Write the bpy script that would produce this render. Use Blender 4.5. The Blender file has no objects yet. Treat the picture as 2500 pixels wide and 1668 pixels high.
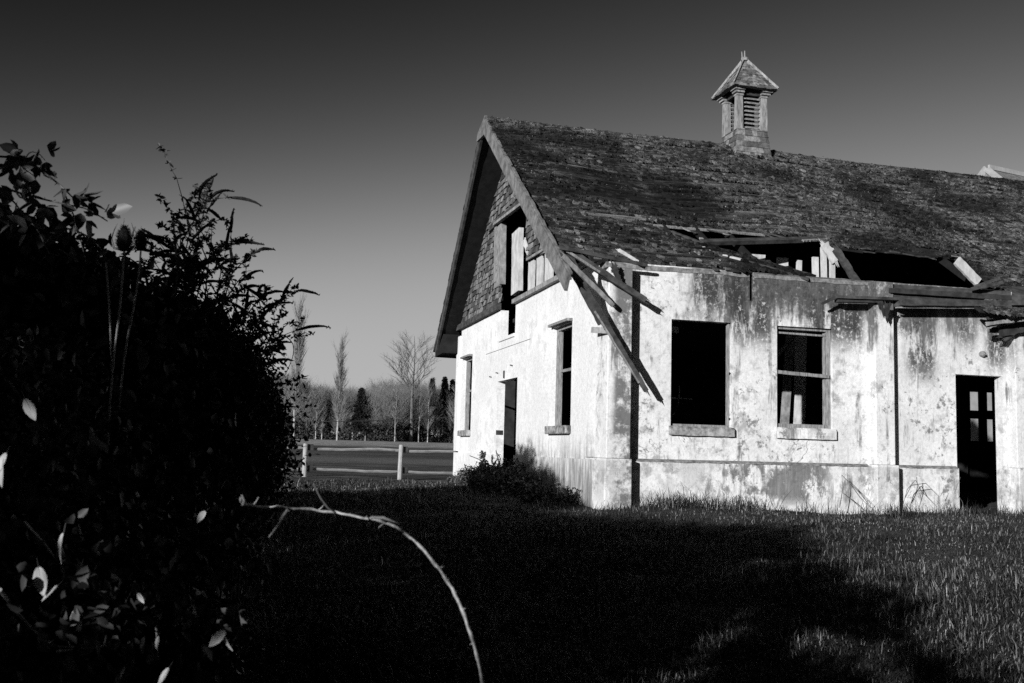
import bpy, bmesh, math, random
import numpy as np
from mathutils import Vector, Matrix
random.seed(7); RNG = np.random.default_rng(11)
SC = bpy.context.scene
COL = SC.collection
R = math.radians

# ------------------------------------------------------------------ camera
EYE = 0.9                                   # camera height above the ground at the wall
F = 2500.0                                  # focal length in pixels of a 2500 wide frame
_ny = np.array([583.-1250, 1077.-834, F]); _ny /= np.linalg.norm(_ny)
_hd = np.array([1, .0262, 0.])
_up = np.cross(_ny, _hd); _up /= np.linalg.norm(_up)
if _up[1] > 0: _up = -_up
_nx = np.cross(_ny, _up)
if _nx[0] < 0: _nx = -_nx
M3 = np.array([_nx, _ny, _up])              # world = M3 @ (right, down, forward)
cam = bpy.data.cameras.new('camera'); co = bpy.data.objects.new('camera', cam); COL.objects.link(co)
mw = Matrix.Identity(4)
for i in range(3):
    mw[i][0] = M3[i, 0]; mw[i][1] = -M3[i, 1]; mw[i][2] = -M3[i, 2]
mw[2][3] = EYE
co.matrix_world = mw
cam.sensor_width = 36; cam.lens = 36; cam.clip_start = .05; cam.clip_end = 3000
cam.dof.use_dof = True; cam.dof.focus_distance = 14; cam.dof.aperture_fstop = 9
SC.camera = co
# ------------------------------------------------------------------ sky and sun
SUN_AZ, SUN_EL = R(47), R(12)               # light travels towards +X/+Y
w = bpy.data.worlds.new('World'); SC.world = w; w.use_nodes = True
nt = w.node_tree; nt.nodes.clear()
sky = nt.nodes.new('ShaderNodeTexSky'); sky.sky_type = 'NISHITA'; sky.sun_disc = False
sky.sun_elevation = SUN_EL; sky.sun_rotation = R(180) + SUN_AZ
sky.air_density = 1.0; sky.dust_density = .2; sky.ozone_density = 2.0
sep = nt.nodes.new('ShaderNodeSeparateColor'); nt.links.new(sky.outputs[0], sep.inputs[0])
pw = nt.nodes.new('ShaderNodeMath'); pw.operation = 'POWER'; pw.inputs[1].default_value = 4.6   # black and white film behind a deep red filter
nt.links.new(sep.outputs[0], pw.inputs[0])
sc_ = nt.nodes.new('ShaderNodeMath'); sc_.operation = 'MULTIPLY'; sc_.inputs[1].default_value = .078
nt.links.new(pw.outputs[0], sc_.inputs[0])
sh1 = nt.nodes.new('ShaderNodeMath'); sh1.operation = 'MULTIPLY_ADD'; sh1.inputs[1].default_value = 1/3.1; sh1.inputs[2].default_value = 1; nt.links.new(sc_.outputs[0], sh1.inputs[0])
sh2 = nt.nodes.new('ShaderNodeMath'); sh2.operation = 'DIVIDE'; nt.links.new(sc_.outputs[0], sh2.inputs[0]); nt.links.new(sh1.outputs[0], sh2.inputs[1]); sc_ = sh2   # film shoulder
bg = nt.nodes.new('ShaderNodeBackground'); bg.inputs[1].default_value = .1
nt.links.new(sc_.outputs[0], bg.inputs[0])
wo = nt.nodes.new('ShaderNodeOutputWorld'); nt.links.new(bg.outputs[0], wo.inputs[0])
sd = bpy.data.lights.new('sun', 'SUN'); sd.energy = 4.2; sd.angle = R(.5); sd.color = (1, 1, 1)
so = bpy.data.objects.new('sun', sd); COL.objects.link(so)
LD = np.array([math.sin(SUN_AZ)*math.cos(SUN_EL), math.cos(SUN_AZ)*math.cos(SUN_EL), -math.sin(SUN_EL)])
so.rotation_euler = Vector(LD).to_track_quat('-Z', 'Y').to_euler()
SC.view_settings.view_transform = 'Standard'; SC.view_settings.look = 'None'
SC.view_settings.exposure = .58; SC.view_settings.gamma = 1
SC.cycles.use_denoising = False
SC.cycles.max_bounces = 5; SC.cycles.diffuse_bounces = 3

# ------------------------------------------------------------------ pixel <-> place
def ray(u, v): return M3 @ np.array([u-1250., v-834., F])
def onY(u, v, Y): r = ray(u, v); p = r*Y/r[1]; return np.array([p[0], p[1], p[2]+EYE])
def onX(u, v, X): r = ray(u, v); p = r*X/r[0]; return np.array([p[0], p[1], p[2]+EYE])
def onP(u, v, p0, n):
    r = ray(u, v); n = np.array(n, float); o = np.array([0, 0, EYE]); t = np.dot(np.array(p0)-o, n)/np.dot(r, n); return o+r*t
def px(P):
    q = M3.T @ (np.array(P)-np.array([0, 0, EYE])); return q[0]/q[2]*F+1250, q[1]/q[2]*F+834

# ------------------------------------------------------------------ mesh helpers
class MB:
    def __init__(s): s.v = []; s.f = []
    def quad(s, a, b, c, d):
        n = len(s.v); s.v += [tuple(a), tuple(b), tuple(c), tuple(d)]; s.f.append((n, n+1, n+2, n+3)); return s
    def tri(s, a, b, c):
        n = len(s.v); s.v += [tuple(a), tuple(b), tuple(c)]; s.f.append((n, n+1, n+2)); return s
    def hexa(s, c):                              # 8 corners: bottom 4 then top 4
        n = len(s.v); s.v += [tuple(p) for p in c]
        for q in ((0, 3, 2, 1), (4, 5, 6, 7), (0, 1, 5, 4), (1, 2, 6, 5), (2, 3, 7, 6), (3, 0, 4, 7)):
            s.f.append(tuple(n+i for i in q))
        return s
    def box(s, x0, x1, y0, y1, z0, z1):
        return s.hexa([(x0, y0, z0), (x1, y0, z0), (x1, y1, z0), (x0, y1, z0), (x0, y0, z1), (x1, y0, z1), (x1, y1, z1), (x0, y1, z1)])
    def beam(s, a, b, wd, th, side=(0, 1, 0), rag=0, n=1, taper=1.0):
        """a plank from a to b: width wd along side x dir, thickness th along side; ragged edges when rag > 0"""
        a = np.array(a, float); b = np.array(b, float); d = b-a; L = np.linalg.norm(d); d /= L
        sd_ = np.array(side, float); sd_ -= d*np.dot(sd_, d); sd_ /= np.linalg.norm(sd_); wv = np.cross(d, sd_)
        rings = []
        for k in range(n+1):
            t = k/n; p = a+d*L*t; q = wd*(1+(taper-1)*t)/2
            e1 = q*(1+rag*random.uniform(-1, 1)); e2 = q*(1+rag*random.uniform(-1, 1)); h = th/2
            rings.append([p-wv*e1-sd_*h, p+wv*e2-sd_*h, p+wv*e2+sd_*h, p-wv*e1+sd_*h])
        n0 = len(s.v)
        for r_ in rings: s.v += [tuple(x) for x in r_]
        for k in range(n):
            o = n0+4*k
            for j in range(4): s.f.append((o+j, o+(j+1) % 4, o+4+(j+1) % 4, o+4+j))
        s.f.append((n0+3, n0+2, n0+1, n0)); o = n0+4*n; s.f.append((o, o+1, o+2, o+3))
        if rag > .09:                               # splintered ends
            for (p, dr, q) in ((a, -d, wd*.5), (b, d, wd*.5*taper)):
                for _ in range(4):
                    c0 = random.uniform(-.9, .9)*q; w_ = q*random.uniform(.15, .4); l_ = random.uniform(.3, 1.5)*min(wd, .12); e = p+wv*c0-dr*.02
                    n1 = len(s.v); s.v += [tuple(e-wv*w_-sd_*th*.4), tuple(e+wv*w_-sd_*th*.4), tuple(e+sd_*th*.45), tuple(e+dr*l_+wv*random.uniform(-.2, .2)*w_)]
                    s.f += [(n1, n1+1, n1+3), (n1+1, n1+2, n1+3), (n1+2, n1, n1+3), (n1, n1+2, n1+1)]
        return s
    def tube(s, pts, rad, sides=6):
        pts = [np.array(p, float) for p in pts]; n0 = len(s.v); m = len(pts)
        if not hasattr(rad, '__len__'): rad = [rad]*m
        for i, p in enumerate(pts):
            d = pts[min(i+1, m-1)]-pts[max(i-1, 0)]; d /= (np.linalg.norm(d)+1e-9)
            a = np.cross(d, (0, 0, 1) if abs(d[2]) < .9 else (1, 0, 0)); a /= np.linalg.norm(a); b = np.cross(d, a)
            for k in range(sides):
                t = 2*math.pi*k/sides; s.v.append(tuple(p+rad[i]*(a*math.cos(t)+b*math.sin(t))))
        for i in range(m-1):
            for k in range(sides):
                o = n0+i*sides; k2 = (k+1) % sides; s.f.append((o+k, o+k2, o+sides+k2, o+sides+k))
        s.f.append(tuple(n0+k for k in range(sides))[::-1]); s.f.append(tuple(n0+(m-1)*sides+k for k in range(sides)))
        return s
    def build(s, name, mat, parent=None, smooth=False, bevel=0, **kw):
        me = bpy.data.meshes.new(name); me.from_pydata(s.v, [], s.f); me.update()
        return link(name, me, mat, parent, smooth, bevel, **kw)
def link(name, me, mat, parent=None, smooth=False, bevel=0, **kw):
    o = bpy.data.objects.new(name, me); COL.objects.link(o)
    if mat: me.materials.append(mat)
    if smooth: me.polygons.foreach_set('use_smooth', [True]*len(me.polygons))
    if parent: o.parent = parent
    if bevel:
        m = o.modifiers.new('bevel', 'BEVEL'); m.width = bevel; m.segments = 2; m.limit_method = 'ANGLE'
    return tag(o, **kw)
def tag(o, label=None, cat=None, group=None, kind=None):
    if label: o['label'] = label
    if cat: o['category'] = cat
    if group: o['group'] = group
    if kind: o['kind'] = kind
    return o
def empty(name, loc=(0, 0, 0), **kw):
    o = bpy.data.objects.new(name, None); COL.objects.link(o); o.location = loc; o.empty_display_size = .2
    return tag(o, **kw)
def fast(name, V, Fq, mat, parent=None, smooth=False, **kw):
    """numpy mesh: V (n,3); Fq (m,k) with one polygon size"""
    me = bpy.data.meshes.new(name); V = np.ascontiguousarray(V, np.float32); Fq = np.ascontiguousarray(Fq, np.int32)
    k = Fq.shape[1]; me.vertices.add(len(V)); me.vertices.foreach_set('co', V.ravel())
    me.loops.add(Fq.size); me.loops.foreach_set('vertex_index', Fq.ravel())
    me.polygons.add(len(Fq)); me.polygons.foreach_set('loop_start', np.arange(0, Fq.size, k, dtype=np.int32))
    me.polygons.foreach_set('loop_total', np.full(len(Fq), k, np.int32)); me.update(calc_edges=True)
    return link(name, me, mat, parent, smooth, **kw)

# ------------------------------------------------------------------ materials
class NT:
    def __init__(s, name, rough=.9):
        s.m = bpy.data.materials.new(name); s.m.use_nodes = True; s.t = s.m.node_tree
        s.b = s.t.nodes['Principled BSDF']; s.b.inputs['Roughness'].default_value = rough
        s.b.inputs['Specular IOR Level'].default_value = .25
        g = s.t.nodes.new('ShaderNodeNewGeometry'); s.pos = g.outputs['Position']; s.geo = g
    def n(s, ty, **k):
        x = s.t.nodes.new(ty)
        for a, b in k.items(): setattr(x, a, b)
        return x
    def put(s, sock, val):
        if isinstance(val, bpy.types.NodeSocket): s.t.links.new(val, sock)
        else: sock.default_value = val
    def math(s, op, a, b=0., clamp=False):
        x = s.n('ShaderNodeMath', operation=op, use_clamp=clamp); s.put(x.inputs[0], a); s.put(x.inputs[1], b); return x.outputs[0]
    def scale(s, vec, xyz):
        x = s.n('ShaderNodeVectorMath', operation='MULTIPLY'); s.put(x.inputs[0], vec); x.inputs[1].default_value = xyz; return x.outputs[0]
    def add3(s, vec, xyz):
        x = s.n('ShaderNodeVectorMath', operation='ADD'); s.put(x.inputs[0], vec); s.put(x.inputs[1], xyz); return x.outputs[0]
    def noise(s, sc, det=4, ro=.6, vec=None, dist=0.):
        x = s.n('ShaderNodeTexNoise'); s.put(x.inputs['Vector'], vec if vec is not None else s.pos)
        x.inputs['Scale'].default_value = sc; x.inputs['Detail'].default_value = det; x.inputs['Roughness'].default_value = ro
        x.inputs['Distortion'].default_value = dist; return x.outputs[0]
    def ss(s, v, a, b, lo=0., hi=1.):
        x = s.n('ShaderNodeMapRange', interpolation_type='SMOOTHSTEP'); s.put(x.inputs[0], v)
        for i, q in enumerate((a, b, lo, hi)): s.put(x.inputs[1+i], q)
        return x.outputs[0]
    def mix(s, f, a, b):
        x = s.n('ShaderNodeMix'); s.put(x.inputs[0], f); s.put(x.inputs[2], a); s.put(x.inputs[3], b); return x.outputs[0]
    def xyz(s):
        x = s.n('ShaderNodeSeparateXYZ'); s.put(x.inputs[0], s.pos); return x.outputs
    def col(s, v):
        c = s.n('ShaderNodeCombineColor'); 
        for i in range(3): s.put(c.inputs[i], v)
        s.t.links.new(c.outputs[0], s.b.inputs['Base Color'])
    def bump(s, h, st=.3, d=.02):
        x = s.n('ShaderNodeBump'); s.put(x.inputs['Height'], h); x.inputs['Strength'].default_value = st; x.inputs['Distance'].default_value = d
        s.t.links.new(x.outputs[0], s.b.inputs['Normal'])

WT = 3.78        # wall top
LZ = .76         # ledge height
def m_plaster(name, gable=False):
    t = NT(name, .92); X, Y, Z = t.xyz()
    hor = Y if gable else X
    big = t.noise(.9, 5, .6); med = t.noise(3.5, 6, .65); fin = t.noise(22, 6, .7)
    st = t.noise(1, 6, .65, t.scale(t.pos, (7, 7, .9)))           # vertical run marks
    st2 = t.noise(1, 4, .6, t.scale(t.pos, (19, 19, 1.6)))
    base = t.mix(t.ss(big, .35, .65), .60, .72) if not gable else t.mix(t.ss(big, .35, .65), .64, .74)
    base = t.math('MULTIPLY', base, t.ss(fin, .32, .62, .80, 1.0))
    # grey washed patches
    pat = t.math('MULTIPLY', t.ss(med, .5, .64), t.ss(big, .4, .55))
    base = t.mix(t.math('MULTIPLY', pat, .72 if not gable else .3), base, .24)
    if not gable:
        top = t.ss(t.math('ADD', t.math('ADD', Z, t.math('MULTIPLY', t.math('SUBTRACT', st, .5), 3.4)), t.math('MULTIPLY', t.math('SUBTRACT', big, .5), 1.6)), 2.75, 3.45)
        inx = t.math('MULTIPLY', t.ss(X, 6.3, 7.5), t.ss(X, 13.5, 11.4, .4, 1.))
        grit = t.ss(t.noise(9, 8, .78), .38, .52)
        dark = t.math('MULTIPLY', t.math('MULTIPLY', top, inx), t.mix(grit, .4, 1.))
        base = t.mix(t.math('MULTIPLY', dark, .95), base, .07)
        def spot(x0, x1, z0, z1, f=.12): return t.math('MULTIPLY', t.math('MULTIPLY', t.ss(X, x0-f, x0+f), t.ss(X, x1+f, x1-f)), t.math('MULTIPLY', t.ss(Z, z0-.35, z0+.25), t.ss(Z, z1+.1, z1-.1)))
        runs = t.math('MULTIPLY', t.ss(t.noise(1, 7, .75, t.scale(t.pos, (5, 5, 1.3))), .38, .50), t.ss(t.noise(16, 6, .8), .35, .50))
        for q in ((7.35, 8.1, 2.7, 3.75), (8.7, 9.75, 2.75, 3.55), (10.55, 11.1, 2.3, 3.5), (11.5, 11.9, 2.9, 3.5), (6.7, 7.7, 3.1, 3.8), (8.0, 9.9, 3.3, 3.85), (12.1, 12.5, 2.5, 3.4)):
            base = t.mix(t.math('MULTIPLY', t.math('MULTIPLY', runs, spot(*q)), .96), base, .03)
        band = t.math('MULTIPLY', spot(7.75, 10.15, 3.38, 3.9, .2), t.ss(t.noise(7, 9, .85), .42, .55, .12, 1.)); base = t.mix(t.math('MULTIPLY', band, .85), base, .09)
        band = t.math('MULTIPLY', spot(10.3, 12.8, 3.1, 3.5, .2), t.ss(t.noise(5, 8, .8), .40, .56)); base = t.mix(t.math('MULTIPLY', band, .7), base, .12)
        ck = t.math('ABSOLUTE', t.math('SUBTRACT', t.noise(.8, 5, .62, dist=.6), .5)); ck = t.math('MULTIPLY', t.ss(ck, .0035, .0012), t.ss(big, .5, .6)); base = t.mix(t.math('MULTIPLY', ck, .75), base, .05)
        # darker streaky patches below the ledge
        und = t.math('MULTIPLY', t.ss(Z, .05, .3), t.ss(Z, .78, .74))
        um = t.math('MULTIPLY', t.math('MULTIPLY', t.math('MULTIPLY', t.ss(t.noise(1.5, 8, .74, t.scale(t.pos, (1.3, 1, .8))), .47, .53), t.math('MAXIMUM', t.math('MULTIPLY', t.ss(X, 6.9, 7.4), t.ss(X, 9.3, 8.9)), .35)), und), t.ss(st2, .25, .6, .75, 1.))
        base = t.mix(t.math('MULTIPLY', um, .9), base, .11)
        # streaks between the windows, dirt in blotches on the whole wall
        bl = t.math('MULTIPLY', t.ss(st, .52, .66), t.ss(t.noise(1.7, 6, .7), .42, .56))
        base = t.mix(t.math('MULTIPLY', bl, .9), base, .12)
        bc = t.math('MULTIPLY', t.ss(t.noise(4.5, 8, .78), .55, .62), t.ss(t.noise(.8, 3, .5), .45, .55)); base = t.mix(t.math('MULTIPLY', bc, .85), base, .12)
        pil = t.math('MULTIPLY', t.ss(X, 5.9, 5.6), t.math('MULTIPLY', t.ss(t.noise(2.4, 7, .72), .42, .56), t.ss(X, 5.3, 5.42))); base = t.mix(t.math('MULTIPLY', pil, .9), base, .09)
        spk = t.ss(t.noise(30, 3, .6), .66, .72)
        base = t.mix(t.math('MULTIPLY', spk, t.ss(big, .4, .6)), base, .2)
    else:
        g = t.math('MULTIPLY', t.ss(st, .56, .7), t.ss(t.noise(1.3, 3, .5), .42, .6))
        base = t.mix(t.math('MULTIPLY', g, .4), base, .3)
        lo = t.ss(t.math('ADD', Z, t.math('MULTIPLY', t.math('SUBTRACT', st, .5), 1.6)), 1.25, .35)
        lo = t.math('MULTIPLY', lo, t.ss(Y, 19.4, 18.9)); lo = t.math('MULTIPLY', lo, t.ss(st2, .35, .6, .5, 1.))
        base = t.mix(t.math('MULTIPLY', lo, .85), base, .09)
    t.col(base)
    br = t.n('ShaderNodeTexBrick'); sx = t.n('ShaderNodeCombineXYZ'); t.put(sx.inputs[0], hor); t.put(sx.inputs[1], Z)
    t.put(br.inputs['Vector'], sx.outputs[0]); br.inputs['Scale'].default_value = 1; br.inputs['Brick Width'].default_value = .4
    br.inputs['Row Height'].default_value = .2; br.inputs['Mortar Size'].default_value = .012; br.inputs['Mortar Smooth'].default_value = .6
    h = t.math('ADD', t.math('MULTIPLY', br.outputs['Fac'], t.ss(med, .45, .6, 0., -.25)), t.math('MULTIPLY', fin, .55))
    h = t.math('ADD', h, t.math('MULTIPLY', med, .9))
    t.bump(h, .45, .018)
    return t.m
def m_wood(name, a, b, sc=6, stretch=(1, 1, 1), bump=.5, rough=.85):
    t = NT(name, rough); v = t.scale(t.pos, stretch)
    n1 = t.noise(sc, 8, .7, v); n2 = t.noise(sc*.2, 4, .6)
    t.col(t.mix(t.math('MULTIPLY', t.ss(n1, .3, .7), t.ss(n2, .2, .6, .5, 1.)), a, b)); t.bump(n1, bump, .01); return t.m
def m_leaf(name, a, b, trans=.25, rough=.5):
    t = NT(name, rough)
    r_ = t.n('ShaderNodeNewGeometry').outputs['Random Per Island']
    c = t.mix(t.math('POWER', r_, 2.), a, b)
    t.col(c)
    tr = t.n('ShaderNodeBsdfTranslucent'); cc = t.n('ShaderNodeCombineColor')
    for i in range(3): t.put(cc.inputs[i], c)
    t.t.links.new(cc.outputs[0], tr.inputs[0]); mx = t.n('ShaderNodeMixShader'); mx.inputs[0].default_value = trans
    out = t.t.nodes['Material Output']; t.t.links.new(t.b.outputs[0], mx.inputs[1]); t.t.links.new(tr.outputs[0], mx.inputs[2]); t.t.links.new(mx.outputs[0], out.inputs[0])
    return t.m
def m_flat(name, a, b, sc=5, rough=.9, bump=.3):
    t = NT(name, rough); n = t.noise(sc, 6, .65); t.col(t.mix(t.ss(n, .3, .7), a, b)); t.bump(n, bump, .02); return t.m
def m_island(name, a, b, pwr=1.5, sc=9, rough=.9, bump=.4, moss=None, stretch=(1, 1, 1)):
    t = NT(name, rough); r_ = t.math('POWER', t.n('ShaderNodeNewGeometry').outputs['Random Per Island'], pwr)
    n = t.noise(sc, 8, .75, t.scale(t.pos, stretch)); c = t.math('MULTIPLY', t.mix(r_, a, b), t.ss(n, .3, .7, .5, 1.5))
    if moss:
        mk = t.math('MULTIPLY', t.ss(t.noise(moss[2], 9, .78), .49, .60), t.ss(t.noise(.55, 4, .6), .40, .58))
        fs = t.ss(t.noise(42, 4, .7), .40, .62)
        c = t.mix(t.math('MULTIPLY', mk, fs), c, moss[1]); c = t.mix(t.math('MULTIPLY', t.math('SUBTRACT', 1., fs), mk), c, moss[0])
    t.col(c); t.bump(t.math('ADD', n, t.math('MULTIPLY', t.noise(38, 4, .7), .5)), bump, .02); return t.m

P_front = m_plaster('plaster_long_wall'); P_gable = m_plaster('plaster_gable', True)
M_sill = m_flat('sill_concrete', .06, .38, 9); M_coping = m_flat('coping_concrete', .09, .26, 14, bump=.6)
M_old = m_wood('old_wood', .02, .085, 5, (1, 1, 1.5)); M_grey = m_wood('grey_wood', .12, .32, 9, (1, 1, .6))
M_pale = m_wood('pale_wood', .32, .6, 7, (1, 1, .5), .3); M_barge = m_wood('barge_wood', .07, .22, 10, (1, .5, .5), .6)
M_dark = m_wood('dark_wood', .015, .05, 6); M_frame = m_wood('frame_wood', .1, .33, 14, (3, 3, .5))
M_shade = m_flat('shade_black_wood', .004, .012, 6); M_inside = m_flat('inside_plaster', .012, .035, 3); M_floor = m_flat('inside_floor', .02, .05, 4)  # near-black tones: shade under eaves and indoors is put into the colour
M_shingle = m_island('roof_shingles', .008, .12, 3.2, 9, moss=(.010, .26, 5.5), bump=.9, stretch=(.22, 1.6, 1.6))
def m_roof():
    t = NT('roof_shingles', .92); X, Y, Z = t.xyz(); rnd = t.math('POWER', t.n('ShaderNodeNewGeometry').outputs['Random Per Island'], 3.)
    ln = t.noise(1, 7, .8, t.scale(t.pos, (.55, 9, 9)))                    # long runs along the courses
    rot = t.n('ShaderNodeVectorRotate', rotation_type='Z_AXIS'); t.put(rot.inputs['Vector'], t.pos); rot.inputs['Angle'].default_value = R(-38)
    dg = t.noise(1, 8, .8, t.scale(rot.outputs[0], (2.2, 11, 7)), dist=.5) # moss combed down the slope by rain
    fine = t.noise(34, 5, .8); low = t.noise(.45, 5, .6); mid = t.noise(2.2, 6, .7)
    wood = t.math('MULTIPLY', t.mix(rnd, .010, .055), t.ss(ln, .40, .62, .2, 3.6))
    wood = t.math('MULTIPLY', wood, t.ss(low, .42, .56, .22, 1.5))
    moss = t.math('MULTIPLY', t.ss(dg, .44, .60), t.ss(fine, .40, .60))
    area = t.math('MAXIMUM', t.ss(t.math('ADD', X, t.math('MULTIPLY', t.math('SUBTRACT', mid, .5), 9.)), 7.5, 10.5), t.ss(t.math('ADD', Y, t.math('MULTIPLY', t.math('SUBTRACT', mid, .5), 4.)), 18.3, 20.3))
    area = t.math('MULTIPLY', area, t.ss(low, .40, .56, .2, 1.))
    t.col(t.mix(t.math('MULTIPLY', moss, area), wood, .2)); t.bump(t.math('ADD', t.math('MULTIPLY', ln, .8), fine), .8, .025); return t.m
M_shingle2 = m_roof()
M_batten = m_flat('roof_boards', .006, .02, 6)
M_gshingle = m_island('gable_shingles', .025, .19, 1.2, 12, bump=.5)
M_cup = m_island('cupola_shingles', .06, .22, 1.3, 14, bump=.6); M_cupw = m_wood('cupola_wood', .10, .32, 9, (2, 2, .5))
M_post = m_wood('fence_post', .2, .38, 12, (3, 3, .6)); M_rail = m_wood('fence_rail', .11, .27, 10, (.4, 3, 3))
M_leafA = m_leaf('bramble_leaf', .03, .13, .12, .45); M_leafB = m_leaf('shrub_leaf', .02, .09, .12, .5); M_leafD = m_leaf('shaded_bramble_leaf', .015, .07, .08, .5); M_leafSun = m_leaf('sunlit_leaf', .3, .5, .1, .45)  # sunlit and shaded bramble leaves carry light and shade in their colour
M_stem = m_wood('stem', .04, .14, 20, bump=.2); M_cane = m_wood('cane', .14, .4, 60, (1, 1, 1), .3, .55)
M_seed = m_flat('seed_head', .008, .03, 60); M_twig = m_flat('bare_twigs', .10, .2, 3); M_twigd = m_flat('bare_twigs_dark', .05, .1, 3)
M_birch = m_wood('birch_bark', .16, .45, 4, (1, 1, .6), .2); M_fir = m_leaf('fir_needles', .015, .05, .05, .7); M_bark = m_flat('bark', .06, .15, 6)

# ------------------------------------------------------------------ ground
def gz(x, y):
    x = np.asarray(x, float); y = np.asarray(y, float)
    z = .035*np.sin(x*1.3+y*.4)+.03*np.sin(y*1.7-x*.6)+.02*np.sin(x*3.1+1)*np.sin(y*2.7)
    z = z-.16*np.clip((9-y)/9, 0, 1.4)
    z = z*np.clip((70-y)/60, 0, 1)
    far = np.clip((y-45)/140, 0, 1); z = z+1.55*far*far*(3-2*far)
    return z+.03
def grid_mesh(xs, ys):
    X_, Y_ = np.meshgrid(xs, ys); V = np.stack([X_.ravel(), Y_.ravel(), gz(X_, Y_).ravel()], 1)
    nx, ny = len(xs), len(ys); i = np.arange(nx-1)[None, :]+nx*np.arange(ny-1)[:, None]; i = i.ravel()
    return V, np.stack([i, i+1, i+nx+1, i+nx], 1)
xs = np.concatenate([np.linspace(-900, -40, 22), np.linspace(-38, -7, 22), np.linspace(-6, 16, 111), np.linspace(17, 60, 26), np.linspace(70, 1200, 24)])
ys = np.concatenate([np.linspace(-300, -8, 14), np.linspace(-7, 30, 170), np.linspace(31, 80, 40), np.linspace(84, 260, 40), np.linspace(290, 1800, 16)])
t = NT('ground_soil', .95); X, Y, Z = t.xyz()
n1 = t.noise(2.2, 8, .75); n2 = t.noise(.35, 4, .6); n3 = t.noise(1, 5, .7, t.scale(t.pos, (.05, .9, 1)))
c = t.mix(t.ss(n1, .35, .65), .015, .06)
fld = t.mix(t.ss(n3, .40, .62), .03, .11)
c = t.mix(t.ss(Y, 20, 30), c, t.math('MULTIPLY', fld, t.ss(t.noise(.8, 8, .8), .3, .7, .5, 1.4)))
c = t.mix(t.math('MULTIPLY', t.ss(t.math('ADD', Y, t.math('MULTIPLY', n2, 20.)), 55, 62), t.ss(t.math('ADD', Y, t.math('MULTIPLY', n2, 20.)), 78, 68)), c, .13)
c = t.mix(t.ss(t.math('ADD', Y, t.math('MULTIPLY', n2, 20.)), 112, 125), c, t.mix(t.ss(t.noise(.6, 8, .8), .4, .6), .18, .45))
c = t.mix(t.ss(t.math('ADD', Y, t.math('MULTIPLY', n2, 20.)), 165, 175), c, .06)
t.col(c); t.bump(n1, .8, .05)
V, Fq = grid_mesh(xs, ys); fast('ground', V, Fq, t.m, smooth=True, kind='structure')

# ------------------------------------------------------------------ the farm building
D = 14.57; XG = 5.335; PF = 14.37; XP = 5.26; YB = 25.65; XE = 25.
YR = 20.6; ZR = 6.95+.9; 
B = empty('farm_building', (XG, D, 0), label='derelict white plastered farm building with mossy broken roof and open windows', cat='building')
B.matrix_world = Matrix.Identity(4); B.location = (0, 0, 0)
def wall_panel(origin, ax, nrm, u0, u1, z0, z1, holes, th, name, mat, cut=.35):
    """wall along axis ax with real openings; nrm points outside"""
    O = np.array(origin, float); A = np.array(ax, float); N_ = np.array(nrm, float)
    us = sorted({u0, u1, *[h[0] for h in holes], *[h[1] for h in holes]}); zs = sorted({z0, z1, *[h[2] for h in holes], *[h[3] for h in holes]})
    us = [x for x in us if u0 <= x <= u1]; zs = [x for x in zs if z0 <= x <= z1]
    mb = MB(); P = lambda a, z, k: O+A*a+np.array([0, 0, z])-N_*(th*k)
    inh = lambda a, z: any(h[0] < a < h[1] and h[2] < z < h[3] for h in holes)
    for i in range(len(us)-1):
        for j in range(len(zs)-1):
            a, b, c_, d = us[i], us[i+1], zs[j], zs[j+1]
            if inh((a+b)/2, (c_+d)/2): continue
            mb.quad(P(a, c_, 0), P(b, c_, 0), P(b, d, 0), P(a, d, 0)); mb.quad(P(a, c_, 1), P(a, d, 1), P(b, d, 1), P(b, c_, 1))
            for (aa, bb, s_) in ((a, a, -1), (b, b, 1)):
                q = aa+s_*.001
                if q < u0 or q > u1 or inh(q, (c_+d)/2): mb.quad(P(aa, c_, 0), P(aa, d, 0), P(aa, d, 1), P(aa, c_, 1))
            for (zz, s_) in ((c_, -1), (d, 1)):
                q = zz+s_*.001
                if q < z0 or q > z1 or inh((a+b)/2, q): mb.quad(P(a, zz, 0), P(b, zz, 0), P(b, zz, 1), P(a, zz, 1))
    me = bpy.data.meshes.new(name); me.from_pydata(mb.v, [], mb.f); bm = bmesh.new(); bm.from_mesh(me)
    bmesh.ops.remove_doubles(bm, verts=bm.verts, dist=1e-4); bmesh.ops.recalc_face_normals(bm, faces=bm.faces); bm.to_mesh(me); bm.free()
    return link(name, me, mat, B)
W1 = (6.37, 7.385, 1.30, 2.95); W2 = (8.18, 9.17, 1.33, 2.95); DR = (11.48, 12.39, -.3, 2.32)
SL = (7.70, 7.77, 3.32, 3.9)
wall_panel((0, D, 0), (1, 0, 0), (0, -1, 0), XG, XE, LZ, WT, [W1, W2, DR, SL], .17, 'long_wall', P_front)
wall_panel((0, D-.045, 0), (1, 0, 0), (0, -1, 0), XG-.03, XE, -.3, LZ, [DR], .215, 'wall_base', P_front)
# gable wall (outer face X = XG), openings measured along Y
def gy(u, v=950, X=XG): return onX(u, v, X)[1]
gwL = (24.0, 24.95, 1.17+.13, 3.08); gwR = (16.33, 17.40, 1.17+.13, 3.06); gd = (19.80, 21.44, -.3, 2.32); gn = (20.08, 21.30, 3.24, 4.2)
wall_panel((XG, 0, 0), (0, 1, 0), (-1, 0, 0), D+.3, YB, LZ, 3.86, [gwL, gwR, gd, gn], .17, 'gable_wall', P_gable)
wall_panel((XG-.045, 0, 0), (0, 1, 0), (-1, 0, 0), D+.3, YB+.04, -.4, LZ, [gd], .215, 'wall_base', P_gable)
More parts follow.
